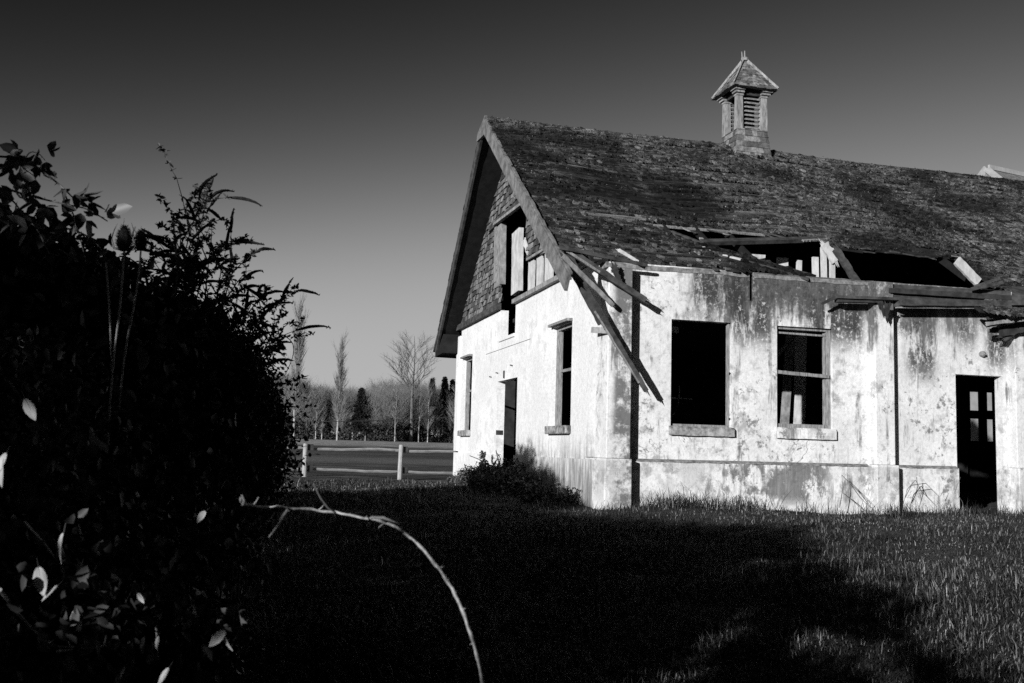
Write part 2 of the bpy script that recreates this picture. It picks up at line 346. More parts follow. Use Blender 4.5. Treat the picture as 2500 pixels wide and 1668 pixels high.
# corner and wall pilasters
def prism(name, mat, x0, x1, y0, y1, z0, z1, bev=.012, parent=None): return MB().box(x0, x1, y0, y1, z0, z1).build(name, mat, parent or B, bevel=bev)
xr1 = onY(1541, 950, PF)[0]; yl1 = gy(1460, 950, XP)
prism('pilaster', P_front, XP, xr1, PF, D+.31, LZ+.03, 3.66); prism('pilaster', P_gable, XP+.002, XG+.05, D+.312, yl1, LZ+.03, 3.66)
prism('pilaster_base', P_front, XP-.035, xr1+.01, PF-.05, D+.31, -.3, LZ+.028); prism('pilaster_base', P_gable, XP-.033, XG+.05, D+.312, yl1+.03, -.3, LZ+.028)
prism('pilaster', P_gable, XG-.035, XG+.05, yl1+.002, gy(1430, 950, XP+.04), LZ+.03, 3.6)
xa, xb = onY(2138, 950, PF)[0], onY(2184.5, 950, PF)[0]
prism('pilaster', P_front, xa, xb, PF, D+.02, LZ+.03, WT-.03); prism('pilaster_base', P_front, xa-.02, xb+.03, PF-.05, D+.02, -.3, LZ+.028)
xc = onY(2480, 950, PF)[0]
prism('pilaster', P_front, xc, xc+.42, PF, D+.02, LZ+.03, WT-.03); prism('pilaster_base', P_front, xc-.02, xc+.45, PF-.05, D+.02, -.3, LZ+.028)
prism('pilaster', P_gable, XG-.05, XG+.02, YB-.35, YB+.05, LZ+.03, 3.7); 
# coping along the wall head, in three broken lengths
def coping(x0, x1):
    mb = MB(); n = max(2, int((x1-x0)/.18)); pr = []
    for k in range(n+1):
        x = x0+(x1-x0)*k/n; j = random.uniform(-.012, .012); zt = WT+.012+random.uniform(-.008, .008)
        pr.append([(x, D-.012, WT-.085+j), (x, D-.014, zt-.04), (x, D+.04, zt), (x, D+.30, zt), (x, D+.30, WT-.09)])
    n0 = len(mb.v)
    for p in pr: mb.v += p
    for k in range(n):
        for j in range(5): mb.f.append((n0+5*k+j, n0+5*k+(j+1) % 5, n0+5*k+5+(j+1) % 5, n0+5*k+5+j))
    mb.f.append(tuple(n0+j for j in range(5))); mb.f.append(tuple(n0+5*n+j for j in range(5))[::-1])
    mb.build('coping', M_coping, B)
coping(xr1-.35, 7.69); coping(7.78, 9.97); coping(10.03, 13.2)
# thin projecting ledge edge
def ledge(x0, x1):
    mb = MB(); n = int((x1-x0)/.05); pv = None
    for k in range(n+1):
        x = x0+(x1-x0)*k/n; j = .012+.014*math.sin(x*3.1)*math.sin(x*7.7+1)+random.uniform(-.006, .006); q = random.uniform(-.004, .004)
        n0 = len(mb.v); mb.v += [(x, D-.045-max(j, .002), LZ-.010+q), (x, D-.045-max(j, .002), LZ+.006+q), (x, D+.001, LZ+.035), (x, D+.001, LZ-.01)]
        if pv is not None:
            for e in range(4): mb.f.append((pv+e, pv+(e+1) % 4, n0+(e+1) % 4, n0+e))
        pv = n0
    mb.build('ledge', M_coping, B)
ledge(xr1+.02, xa-.03); ledge(xb+.04, DR[0]-.02)
# ----- long wall windows
def long_window(h, sash):
    x0, x1, z0, z1 = h
    w_ = MB(); y = D+.055
    if sash:
        for (a, b, c_, d) in ((x0, x0+.035, z0, z1), (x1-.07, x1, z0, z1)): w_.box(a, b, y, y+.11, c_, d)
        w_.box(x0+.035, x1-.07, y, y+.11, z1-.045, z1); w_.box(x0+.035, x1-.07, y-.01, y+.11, z0, z0+.07)
        w_.box(x1-.11, x1-.072, y+.02, y+.07, z0+.07, z1-.07)
    else:
        w_.box(x0, x0+.025, y, y+.08, z0, z1); w_.box(x1-.03, x1, y, y+.08, z0, z1); w_.box(x0+.025, x1-.03, y, y+.08, z0, z0+.04)
    o = w_.build('window', M_frame, B, bevel=.006)
    if sash:
        q = MB(); q.beam((x0+.03, y-.015, (z0+z1)/2+.075), (x1-.05, y-.015, (z0+z1)/2+.035), .055, .05, (0, 1, 0), .12, 14); q.build('meeting_rail', M_frame, o)
        q = MB(); q.beam((x0+.06, y+.03, z1-.10), (x1-.08, y+.03, z1-.11), .03, .04, (0, 1, 0), .1, 8); q.build('sash_rail', M_frame, o)
    else:
        for zz in (1.42, 2.13): MB().tube([(x1-.02, D+.13, zz), (x1+.0, D+.05, zz+.01), (x1-.03, D-.0, zz+.03)], .012, 5).build('hinge_pin', M_dark, o)
    s_ = MB(); sx0, sx1 = x0-.03, x1+.03; n = 12; zt = z0; zb = 1.165
    prev = None
    for k in range(n+1):
        x = sx0+(sx1-sx0)*k/n; j = random.uniform(-.008, .008)
        ring = [(x, D-.065+j, zb+random.uniform(-.004, .004)), (x, D-.065+j, zt-.025), (x, D-.04, zt+random.uniform(0, .012)), (x, D+.165, zt+.012), (x, D+.165, zb)]
        n0 = len(s_.v); s_.v += ring
        if prev is not None:
            for q in range(5): s_.f.append((prev+q, prev+(q+1) % 5, n0+(q+1) % 5, n0+q))
        else: s_.f.append(tuple(n0+q for q in range(5)))
        prev = n0
    s_.f.append(tuple(prev+q for q in range(5))[::-1])
    s_.build('sill', M_sill if not sash else P_front, o)
long_window(W1, False); long_window(W2, True)
# ----- gable windows
def gable_window(h, lip=True):
    y0, y1, z0, z1 = h; x = XG+.10; m = MB(); x = XG+.06
    m.box(x, x+.1, y0, y0+.06, z0, z1); m.box(x, x+.1, y1-.09, y1, z0, z1); m.box(x, x+.1, y0+.06, y1-.09, z1-.07, z1)
    m.box(x+.03, x+.08, y1-.15, y1-.095, z0, z1-.07); m.box(x-.16, x+.04, y0-.02, y1+.04, z1+.002, z1+.05)
    o = m.build('window', M_frame, B, bevel=.005)
    MB().box(XG-.10, XG+.165, y0-.04, y1+.10, 1.165, z0+.004).build('sill', M_sill, o, bevel=.012)
    MB().box(x+.04, x+.07, y0+.06, y1-.15, z0+.95, z0+1.0).build('meeting_rail', M_frame, o)
gable_window(gwL); gable_window(gwR)
# notch sill, door lintel seam, canopy ghost line on the gable
MB().box(XG-.03, XG+.165, gn[0], gn[1]+.08, gn[2]-.07, gn[2]).build('sill', P_gable, B, bevel=.01)
MB().box(XG-.005, XG, 18.9, 22.6, 3.0, 3.012).build('canopy_scar', M_coping, B)
for y_, z_ in ((22.0, 2.45), (21.4, 2.50), (20.2, 2.58)): MB().tube([(XG+.02, y_, z_), (XG-.06, y_, z_+.01)], .012, 5).build('iron_spike', M_dark, B)
MB().box(XG-.03, XG, 20.83, 20.86, 2.36, 2.52).build('iron_spike', M_dark, B)
p = onX(1240, 1056, XG+.1); MB().box(p[0]-.1, p[0]+.05, 21.435, 21.46, p[2]-.05, p[2]+.05).build('latch', M_dark, B)
# corner bracket, wall knob
p = onY(1453, 806, 14.7); q = onY(1479, 808, PF-.06)
MB().beam((XP-.14, yl1-.08, p[2]), (XP+.0, PF-.10, q[2]), .035, .09, (0, 0, 1)).build('bracket', M_grey, B)
p = onY(2396, 865, D); m = MB(); m.tube([(p[0], D+.02, p[2]), (p[0], D-.05, p[2]), (p[0], D-.07, p[2])], [.05, .05, .032], 14); m.tube([(p[0], D-.065, p[2]), (p[0], D-.1, p[2])], [.02, .02], 10)
m.build('pipe_stub', M_coping, B, smooth=False)
# ----- boarded gable above the wall: shingles, boards, coping, opening
def rear_z(y): return ZR-.15-.755*(y-YR)
def front_z(y): return ZR-.15-.672*(YR-y)
FS = .672                                    # front roof slope
def in_poly(x, y, poly):
    c_ = False; n = len(poly); j = n-1
    for i in range(n):
        xi, yi = poly[i]; xj, yj = poly[j]
        if (yi > y) != (yj > y) and x < (xj-xi)*(y-yi)/(yj-yi)+xi: c_ = not c_
        j = i
    return c_
gsh = [(1100, 815), (1125, 775), (1223, 400), (1290, 400), (1290, 500), (1270, 494), (1211, 543), (1224, 690), (1227, 738), (1125, 800)]
gshR = [(1287, 520), (1302, 545), (1335, 600), (1352, 640), (1322, 618), (1286, 634)]
G = MB(); GR = MB()
z = 3.9
row = 0
while z < 7.6:
    y = 14.8+random.uniform(0, .1)
    while y < 25.8:
        wd = random.uniform(.09, .17); zz = z+random.uniform(-.012, .012)
        u_, v_ = px((XG, y+wd/2, z+.05))
        if z < rear_z(y+wd) and z < front_z(y)-.05 and (in_poly(u_, v_, gsh) or in_poly(u_, v_, gshR)) and random.random() > .03:
            l_ = random.uniform(.02, .05); tw = random.uniform(-.012, .012)
            (GR if in_poly(u_, v_, gshR) else G).hexa([(XG-l_, y, zz), (XG-l_-tw, y+wd-.008, zz+random.uniform(-.01, .01)), (XG+.0-l_+.02, y+wd-.008, zz), (XG-l_+.02, y, zz),
                    (XG-.002, y, zz+.19), (XG-.002, y+wd-.008, zz+.19), (XG+.01, y+wd-.008, zz+.19), (XG+.01, y, zz+.19)])
        y += wd
    z += .125; row += 1
G.build('gable_shingles', M_gshingle, B); GR.build('gable_shingles', M_gshingle, B)
# sheathing behind the shingles
S_ = MB()
for yy in np.arange(14.9, 25.6, .1):
    for zz in np.arange(3.87, 7.7, .1):
        u_, v_ = px((XG+.03, yy+.05, zz+.05))
        if zz+.1 < rear_z(yy+.1) and zz+.1 < front_z(yy)-.02 and (in_poly(u_, v_, gsh) or in_poly(u_, v_, gshR)): S_.box(XG+.012, XG+.035, yy, yy+.1, zz, zz+.1)
S_.build('sheathing', M_batten, B)
MB().beam((XG-.05, 21.28, 3.94), (XG-.05, YB+.05, 3.92), .13, .09, (1, 0, 0), .06, 12).build('gable_band', M_old, B)
MB().beam((XG-.03, 15.1, 3.92), (XG-.03, 20.08, 3.88), .085, .12, (1, 0, 0), .05, 14).build('gable_band', M_grey, B)
def gboard(u0, v0, u1, v1, wpx, mat, X=XG, th=.04, name='stud', rag=.03):
    a = onX(u0, v0, X); b = onX(u1, v1, X); 
    wd = abs(onX(u0+wpx/2, v0, X)[1]-onX(u0-wpx/2, v0, X)[1])
    return MB().beam(a, b, wd, th, (1, 0, 0), rag, 8).build(name, mat, B)
gboard(1264, 564, 1262, 716, 17, M_pale, XG+.06, .1)          # middle stud of the opening
gboard(1222, 553, 1220, 700, 15, M_grey, XG+.02, .12)         # left jamb
gboard(1299, 636, 1297, 712, 13, M_pale, XG+.04); gboard(1319, 620, 1318, 700, 13, M_pale, XG+.05); gboard(1341, 606, 1340, 690, 17, M_pale, XG+.03)
gboard(1212, 540, 1210, 690, 5, M_frame, XG-.03, .05, 'jamb_trim')
MB().beam(onX(1196, 560, XG-.05), onX(1277, 486, XG-.05), .12, .06, (1, 0, 0), .04, 6).build('lintel', M_old, B)
MB().beam(onX(1208, 548, XG-.08), onX(1277, 496, XG-.08), .06, .08, (1, 0, 0), .04, 6).build('lintel', M_grey, B)
gboard(1280, 590, 1289, 612, 5, M_pale, XG-.02, .02, 'splinter', .3)
MB().beam(onX(1286, 634, XG-.04), onX(1330, 608, XG-.04), .05, .03, (1, 0, 0), .1, 4).build('lath', M_grey, B)
# ----- shell: back wall with door lights, end wall, floor
bd = [(16.35, 16.80, 1.98, 2.50), (17.13, 17.50, 1.98, 2.50), (16.40, 16.86, 1.24, 1.76), (17.15, 17.55, 1.24, 1.76)]
YBW = YB-.3
bd = []
for (u0, v0, u1, v1) in ((2364.5, 948, 2388, 1003), (2406, 950, 2422, 1003), (2366, 1022, 2389, 1077), (2406.5, 1024, 2424, 1078)):
    a = onY(u0, v0, YB-.02); b = onY(u1, v1, YB-.02); bd.append((a[0], b[0], b[2], a[2]))
dx0, dx1 = bd[0][0]-.3, bd[1][1]+.45
bdoor = (dx0, dx1, -.3, 2.9)
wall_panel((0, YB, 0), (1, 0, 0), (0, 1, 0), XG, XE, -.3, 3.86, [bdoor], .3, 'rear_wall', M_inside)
wall_panel((0, YB-.02, 0), (1, 0, 0), (0, 1, 0), dx0, dx1, -.3, 2.9, bd, .06, 'rear_door', M_shade)
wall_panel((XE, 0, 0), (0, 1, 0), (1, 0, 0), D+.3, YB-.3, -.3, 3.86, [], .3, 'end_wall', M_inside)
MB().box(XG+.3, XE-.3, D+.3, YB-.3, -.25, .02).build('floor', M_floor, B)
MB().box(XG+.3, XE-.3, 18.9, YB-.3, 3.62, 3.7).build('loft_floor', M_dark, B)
MB().box(10.4, XE-.3, D+.3, 18.9, 3.60, 3.68).build('blocker_ceiling', M_shade, B)  # unseen; added to block light falling in through the roof hole
# ----- roof
XT = 4.69
def ridge_z(x): return ZR-.012*(x-XT)-.02*math.sin((x-XT)*.9)*min(1, (x-XT)*.3)
def rp(x, y, off=0.):                        # a point on the front roof surface, with sag and swells
    t_ = (YR-y); f_ = min(1, max(0, t_/6.0))
    sag = -.10*math.sin(math.pi*min(1, f_))*(.6+.4*math.sin(x*.9+1))-.03*math.sin(x*2.1+y)*f_
    zz = ridge_z(x)-FS*t_+sag
    n_ = np.array([0, -FS, 1])/math.hypot(1, FS)
    return np.array([x, y, zz])+n_*off
nrm_front = np.array([0, -FS, 1.])/math.hypot(1, FS)
hole = [(1572, 545), (1640, 553), (1720, 563), (1830, 572), (1965, 581), (2000, 590), (2040, 606), (2100, 609), (2200, 616), (2280, 622), (2330, 632), (2352, 652), (2385, 676), (2425, 690), (2420, 720), (2200, 720), (2050, 712), (1990, 680), (1900, 651), (1850, 636), (1790, 618), (1720, 598), (1660, 577), (1610, 560)]
def eave_v(u): return np.interp(u, [1380, 1400, 1480, 1560, 1620, 1700, 1770, 1850, 1990, 2140, 2500], [612, 618, 634, 648, 652, 655, 661, 668, 680, 686, 703])
def roof_ok(x, y, jit=0.):
    P = rp(x, y); u_, v_ = px(P)
    if in_poly(u_+jit, v_+jit*.4, hole): return False
    if v_ > eave_v(u_)+jit*.3 and u_ < 2400: return False
    return True
SH = MB(); L = math.hypot(1, FS)
ncourse = 66; dY = (YR-13.95)/ncourse
for k in range(ncourse, -1, -1):
    slip = [(random.uniform(XT, 20), random.uniform(.4, 2.6)) for _ in range(random.choice((0, 1, 1, 2, 3)))]; curl = [(random.uniform(XT, 20), random.uniform(.5, 3)) for _ in range(2)]
    y = YR-k*dY; x = XT-.025-.19*(YR-y)/6.65+random.uniform(0, .03)
    while x < XE+.3:
        wd = random.uniform(.05, .13); lift = random.random()
        gone = any(a_ < x < a_+b_ for a_, b_ in slip) and random.random() < .85
        if any(a_ < x < a_+b_ for a_, b_ in curl): lift = max(lift, random.uniform(.9, 1))
        if roof_ok(x+wd/2, y, random.uniform(-5, 5)) and not gone and random.random() > .03:
            th = .018+.03*lift**3; low = y-.02-random.uniform(0, .035)-(.03 if lift > .95 else 0); up = y+.11
            tz = .05*lift**7; cr = random.uniform(-.02, .02)*lift
            a = rp(x+.004, low, th+tz+.012); b = rp(x+wd-.004, low+cr, th+tz*.3+.012); c_ = rp(x+wd-.004, up, .012); d = rp(x+.004, up, .012)
            a2 = rp(x+.004, low, tz+.0); b2 = rp(x+wd-.004, low+cr, tz*.3)
            n0 = len(SH.v); SH.v += [tuple(q) for q in (a, b, c_, d, a2, b2)]
            SH.f += [(n0, n0+1, n0+2, n0+3), (n0+4, n0+5, n0+1, n0), (n0+4, n0, n0+3), (n0+5, n0+2, n0+1)]
        x += wd
mo = []
while len(mo) < 26000:
    x = random.uniform(XT, 20.5); y = YR-6.6*random.random()**.9
    dn = math.sin(x*1.1+2*math.sin(y*.9))*math.sin(y*1.9+x*.5)+.55*math.sin(x*3.7+y*2.2)
    if dn+random.uniform(-1.0, .9) > .1+.35*(x < 7.5) and roof_ok(x, y): mo.append(rp(x, y, .02+.02*random.random()))
for k in range(1500): mo.append(rp(random.uniform(XT, 20.5), YR-random.uniform(0, .12), .05*random.random()+.02))
MOSS = np.array(mo)
for x in np.arange(XT+.02, XE, .3):         # ridge caps
    for s_ in (-1, 1):
        a = rp(x, YR, .04); y2 = YR+s_*.16; j = random.uniform(0, .02)
        b_ = np.array([x, y2, a[2]-.13+j]); SH.quad(a, a+np.array([.31, 0, .01]), b_+np.array([.31, 0, .012]), b_)
for k in range(85):                            # bare laths and slipped strips lying along the courses
    y = random.uniform(14.6, 18.6); x = random.uniform(5.2, 11.5); l_ = random.uniform(.5, 2.6); sk = random.uniform(-.06, .06)
    if all(roof_ok(x+l_*q, y) for q in (0, .5, 1)):
        h0 = random.uniform(.03, .055); n0 = len(SH.v); m_ = 6
        for j in range(m_+1):
            xx = x+l_*j/m_; yy = y+sk*j/m_+random.uniform(-.006, .006); w_ = random.uniform(.015, .035)
            SH.v += [tuple(rp(xx, yy-w_, .0)), tuple(rp(xx, yy-w_, h0)), tuple(rp(xx, yy+w_, h0)), tuple(rp(xx, yy+w_, 0.))]
        for j in range(m_):
            for q in range(4): SH.f.append((n0+4*j+q, n0+4*j+(q+1) % 4, n0+4*j+4+(q+1) % 4, n0+4*j+4+q))
        SH.f += [(n0, n0+1, n0+2, n0+3), (n0+4*m_+3, n0+4*m_+2, n0+4*m_+1, n0+4*m_)]
roof = SH.build('roof', M_shingle2, B)
# boards under the shingles
DB = MB(); ny_, = (44,)
ysb = np.linspace(14.0, YR, ny_+1)
for k in range(ny_):
    y0_, y1_ = ysb[k], ysb[k+1]-.012; x = XT+.03-.19*(YR-y0_)/6.65
    while x < XE+.2:
        x2 = x+.25
        if roof_ok(x+.125, (y0_+y1_)/2):
            DB.hexa([rp(x, y0_, -.035), rp(x2, y0_, -.035), rp(x2, y1_, -.035), rp(x, y1_, -.035), rp(x, y0_, 0), rp(x2, y0_, 0), rp(x2, y1_, 0), rp(x, y1_, 0)])
        x = x2
DB.build('roof_boards', M_batten, roof)
# rear slope
RS = MB(); YE = 26.5
def rq(x, y, off=0.): return np.array([x, y, ridge_z(x)-.755*(y-YR)+off])
xl = lambda y: XT+(y-YR)/(YE-YR)*.19
RS.hexa([rq(XT, YR, -.16), rq(XE, YR, -.16), rq(XE, YE, -.16), rq(xl(YE), YE, -.16), rq(XT, YR, 0), rq(XE, YR, 0), rq(XE, YE, 0), rq(xl(YE), YE, 0)])
RS.build('roof', M_shingle, B)
for y in np.arange(YR+.3, YE, .16):         # ragged shingle ends seen along the rear verge
    pass
VG = MB()
y = YR+.1
while y < YE:
    x = xl(y)-.02-random.uniform(0, .03); VG.hexa([rq(x, y, .0), rq(x+.3, y, .0), rq(x+.3, y+.12, .0), rq(x, y+.12, .0), rq(x, y, .03), rq(x+.3, y, .03), rq(x+.3, y+.12, .02+random.uniform(0, .03)), rq(x, y+.12, .03+random.uniform(0, .02))]); y += .13
VG.build('verge_shingles', M_shingle, roof)
m = MB(); m.hexa([rq(XT+.03, YR+.05, -.19), rq(XE, YR+.05, -.19), rq(XE, YE-.03, -.19), rq(xl(YE)+.03, YE-.03, -.19), rq(XT+.03, YR+.05, -.165), rq(XE, YR+.05, -.165), rq(XE, YE-.03, -.165), rq(xl(YE)+.03, YE-.03, -.165)]); m.build('soffit', M_shade, B)  # near-black colour stands in for the shade under the rear overhang
# rafters below both slopes
RF = MB()
for x in np.arange(5.7, XE, .61):
    if not (8.2 < x < 12.3): RF.beam(rp(x, 14.6, -.10), rp(x, YR, -.10), .05, .12, (0, FS, 1)[:3])
    else: RF.beam(rp(x, 16.9, -.10), rp(x, YR, -.10), .05, .12, (0, FS, 1))
    RF.beam(rq(x, YR, -.23), rq(x, 25.6, -.23), .05, .12, (0, 1, 1))
RF.build('rafter', M_shade, B)
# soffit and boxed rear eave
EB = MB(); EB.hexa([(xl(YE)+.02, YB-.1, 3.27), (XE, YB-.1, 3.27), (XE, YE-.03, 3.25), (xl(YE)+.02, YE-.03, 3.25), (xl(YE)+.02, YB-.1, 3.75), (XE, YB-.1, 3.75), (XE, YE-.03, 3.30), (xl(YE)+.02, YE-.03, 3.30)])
EB.build('eave_box', M_shade, B)
# barge boards
tipP = onY(1184, 290, YR)
def barge(a, b, wd, name='barge_board', mat=M_barge, rag=.05, n=26, off=0):
    return MB().beam(a, b, wd, .05, (1, 0, 0), rag, n).build(name, mat, B)
bR = onY(1386, 690, 13.95); a_ = tipP+np.array([-.02, 0, -.13])
barge(a_, bR, .27)
barge(a_+np.array([.02, .0, .09]), bR+np.array([.03, -.02, .1]), .12, 'verge_moulding', M_barge, .25, 40)
bL = onX(1064, 858, 4.88); barge(tipP+np.array([-.02, .05, -.13]), bL, .25, mat=M_old)
MB().beam(bL+np.array([-.03, .02, .05]), bL+np.array([-.03, -1.0, .8]), .1, .05, (1, 0, 0), .1, 5).build('barge_end', M_old, B)
m = MB(); p = onX(1175, 330, 4.66); m.hexa([(4.60, YR+.35, p[2]-.10), (4.66, YR-.1, p[2]-.06), (4.72, YR-.1, p[2]-.06), (4.66, YR+.35, p[2]-.10), (4.60, YR+.3, p[2]+.05), (4.66, YR-.1, p[2]+.35), (4.72, YR-.1, p[2]+.35), (4.66, YR+.3, p[2]+.05)])
m.build('apex_block', M_barge, B)
# broken boards hanging off the corner
def plank(u0, v0, Y0, u1, v1, Y1, wd, mat, th=.03, rag=.12, name='broken_board', taper=.8, side=(0, 1, 0), n=16):
    return MB().beam(onY(u0, v0, Y0), onY(u1, v1, Y1), wd, th, side, rag, n, taper).build(name, mat, B)
plank(1378, 612, 14.15, 1470, 790, 14.2, .15, M_old, .06); plank(1448, 742, 14.19, 1578, 955, 14.22, .115, M_old, .05, taper=.55)
plank(1452, 760, 14.16, 1560, 935, 14.20, .03, M_grey, .02, .3, 'splinter')
plank(1374, 625, 14.05, 1497, 746, 14.2, .075, M_grey, .03, .12)
plank(1376, 604, 14.1, 1575, 733, 14.22, .10, M_old, .05, .15); plank(1382, 612, 14.06, 1500, 688, 14.18, .04, M_frame, .03, .2)
plank(1366, 604, 14.0, 1580, 648, 14.3, .06, M_old, .03, .2, 'fascia_remnant'); plank(1510, 611, 14.45, 1558, 640, 14.4, .055, M_pale, .03, .1)
plank(1498, 650, 14.25, 1512, 690, 14.3, .09, M_dark, .06, .4, 'rag_of_felt')
# collapsed flap boards, beam across the gap and what shows inside the roof
def rplank(u0, v0, u1, v1, wd, mat, off=.06, rag=.08, name='roof_lath', th=.03, n=14, taper=1.):
    p0 = rp(8, 17) ; a = onP(u0, v0, p0+nrm_front*off, nrm_front); b = onP(u1, v1, p0+nrm_front*off, nrm_front)
    return MB().beam(a, b, wd, th, nrm_front, rag, n, taper).build(name, mat, B)
rplank(1712, 592, 2010, 584, .12, M_old, .10, .05, 'roof_beam', .07)
rplank(1722, 600, 1992, 676, .10, M_old, .05); rplank(1740, 615, 1975, 682, .07, M_old, .09); rplank(1762, 640, 1900, 668, .08, M_frame, .06)
rplank(1762, 622, 1822, 637, .03, M_pale, .12, .2); rplank(1716, 604, 1732, 614, .06, M_pale, .12, .1); rplank(1757, 636, 1760, 651, .03, M_pale, .1, .2)
rplank(1590, 550, 1900, 577, .06, M_frame, .04); rplank(1640, 565, 1720, 596, .04, M_old, .1, .3)
rplank(1712, 582, 1720, 596, .06, M_grey, .1, .3); rplank(1960, 588, 2020, 584, .05, M_frame, .12, .2)
def stud(u0, v0, u1, v1, Y, wpx, mat, name='stud', th=.05, rag=.03, n=6, taper=1.):
    a = onY(u0, v0, Y); b = onY(u1, v1, Y); return MB().beam(a, b, wpx*Y/2500, th, (0, 1, 0), rag, n, taper).build(name, mat, B)
stud(2010, 604, 2012, 700, 15.3, 15, M_pale); stud(2031, 606, 2032, 700, 15.25, 14, M_pale); stud(1990, 628, 1991, 700, 15.6, 17, M_pale)
stud(2012, 596, 2038, 640, 15.2, 26, M_pale, 'broken_board', .04, .25, 5, .8); stud(2040, 608, 2092, 690, 15.1, 20, M_old, 'broken_board', .05, .2, 10)
stud(1850, 622, 1851, 700, 16.4, 42, M_pale); stud(1910, 630, 1911, 700, 16.4, 32, M_pale); stud(1951, 636, 1949, 700, 16.4, 14, M_pale)
stud(2336, 636, 2388, 690, 14.75, 28, M_pale, 'broken_board', .05, .06, 8, 1.0)
stud(2380, 700, 2440, 680, 14.4, 9, M_old, 'broken_board', .04, .2, 8); stud(2372, 706, 2448, 690, 14.3, 10, M_old, 'broken_board', .04, .2, 8)
for k in range(26):                           # loose laths along the torn edge
    u_ = random.choice((random.uniform(1590, 1980), random.uniform(1960, 2380))); v_ = (np.interp(u_, [1590, 1720, 1850, 1990], [558, 600, 640, 676]) if u_ < 1960 and k % 2 else np.interp(u_, [1590, 1700, 1965, 2100, 2330], [548, 560, 580, 608, 630]))+random.uniform(-6, 6)
    du = random.uniform(10, 60); rplank(u_, v_, u_+du, v_+du*random.uniform(.02, .5)+random.uniform(-3, 3), random.uniform(.015, .05), random.choice((M_old, M_dark, M_old, M_grey)), .04+random.random()*.06, .3, 'roof_lath', .015, 5, .6)
# gutter beam and boards along the broken eave
YG = 14.33
def eboard(u0, v0, u1, v1, wd, Y, mat, name='eave_board', th=.05, rag=.06, n=30, taper=1.):
    return MB().beam(onY(u0, v0, Y), onY(u1, v1, Y), wd, th, (0, 1, 0), rag, n, taper).build(name, mat, B)
eboard(2152, 698, 2560, 722, .07, 14.45, M_old); eboard(2165, 711, 2560, 736, .08, 14.42, M_dark, th=.2)
eboard(2042, 725, 2560, 742, .045, YG-.06, M_old); eboard(2042, 733, 2150, 735, .07, YG+.02, M_dark, th=.12)
eboard(2188, 741, 2480, 744, .10, YG, M_old, th=.3, n=20); eboard(2188, 751, 2468, 753, .022, YG-.05, M_frame, n=20)
eboard(2006, 742, 2046, 724, .035, YG-.02, M_dark, 'splinter', .02, .3, 5, 1.6)
eboard(2150, 722, 2560, 735, .16, YG+.08, M_old, th=.03, rag=.1)
for (u_, v_, du, dv, wd) in ((2152, 740, 6, 32, .05), (2163, 742, 2, 36, .06), (2172, 742, -6, 26, .05), (2146, 738, 4, 18, .04)): plank(u_, v_, 14.15, u_+du, v_+dv, 14.2, wd, M_dark, .03, .4, 'rag_of_felt', .5, n=6)
for (a0, b0, a1, b1, Y0, wd, mt) in ((2412, 776, 2520, 757, 14.1, .05, M_old), (2408, 791, 2520, 777, 14.05, .055, M_grey), (2410, 800, 2445, 787, 14.1, .05, M_grey), (2430, 760, 2530, 748, 14.2, .10, M_old), (2440, 812, 2520, 790, 14.25, .16, M_dark), (2452, 830, 2478, 806, 14.3, .07, M_old), (2418, 808, 2500, 800, 14.3, .08, M_dark)):
    plank(a0, b0, Y0, a1, b1, Y0, wd, mt, .04, .25, taper=1.3, n=8)
m = MB(); m.hexa([onY(2470, 745, 14.1), onY(2600, 745, 14.1), onY(2600, 752, 14.5), onY(2470, 752, 14.5), onY(2470, 720, 14.1), onY(2600, 720, 14.1), onY(2600, 700, 14.5), onY(2470, 700, 14.5)]); m.build('eave_remnant', M_old, B)
# ----- cupola on the ridge
yc0, = (YR-.43,)
c0 = onY(1786, 209, yc0); c1 = onY(1893.5, 222.8, yc0); ex0, ex1 = c0[0], c1[0]; hs = (ex1-ex0)/2; cx = (ex0+ex1)/2; ze = c0[2]
CU = empty('cupola'); CU.parent = B
apz = onY(1816.5, 145, YR)[2]
m = MB()
nc = 11
for s_ in range(4):
    ang = s_*math.pi/2
    def tr(p, a=ang): return np.array([cx+p[0]*math.cos(a)-p[1]*math.sin(a), YR+p[0]*math.sin(a)+p[1]*math.cos(a), p[2]])
    m.tri(tr((-hs, -hs, ze)), tr((hs, -hs, ze)), tr((0, 0, apz)))
    m.quad(tr((-hs, -hs, ze)), tr((-hs+.1, -hs+.1, ze-.02)), tr((hs-.1, -hs+.1, ze-.02)), tr((hs, -hs, ze)))
    for k in range(nc):
        f0 = k/nc; w0 = hs*(1-f0); zz = ze+(apz-ze)*f0; x = -w0
        f1 = min(1, (k+1.5)/nc)
        while x < w0-.01:
            wd = min(random.uniform(.06, .12), w0-x); j = random.uniform(0, .02)
            x2 = x+wd-.004; lf = .012+.02*random.random()**2; s1_ = (1-f1)/(1-f0) if f0 < 1 else 0
            m.hexa([tr((x, -w0-lf, zz-j)), tr((x2, -w0-lf, zz-j)), tr((x2, -w0+.01, zz-j)), tr((x, -w0+.01, zz-j)),
                    tr((x*s1_, -w0*s1_-.002, zz+(apz-ze)*1.5/nc)), tr((x2*s1_, -w0*s1_-.002, zz+(apz-ze)*1.5/nc)), tr((x2*s1_, -w0*s1_+.01, zz+(apz-ze)*1.5/nc)), tr((x*s1_, -w0*s1_+.01, zz+(apz-ze)*1.5/nc))])
            x += wd
m.build('roof', M_cup, CU)
m = MB()
for sx in (-1, 1):
    for sy in (-1, 1): m.beam((cx+sx*hs, YR+sy*hs, ze+.02), (cx, YR, apz+.03), .06, .03, (sx, -sy, 0), .08, 8)
m.build('hip_board', M_cupw, CU)
m = MB(); fz = onY(1815, 124, YR)[2]
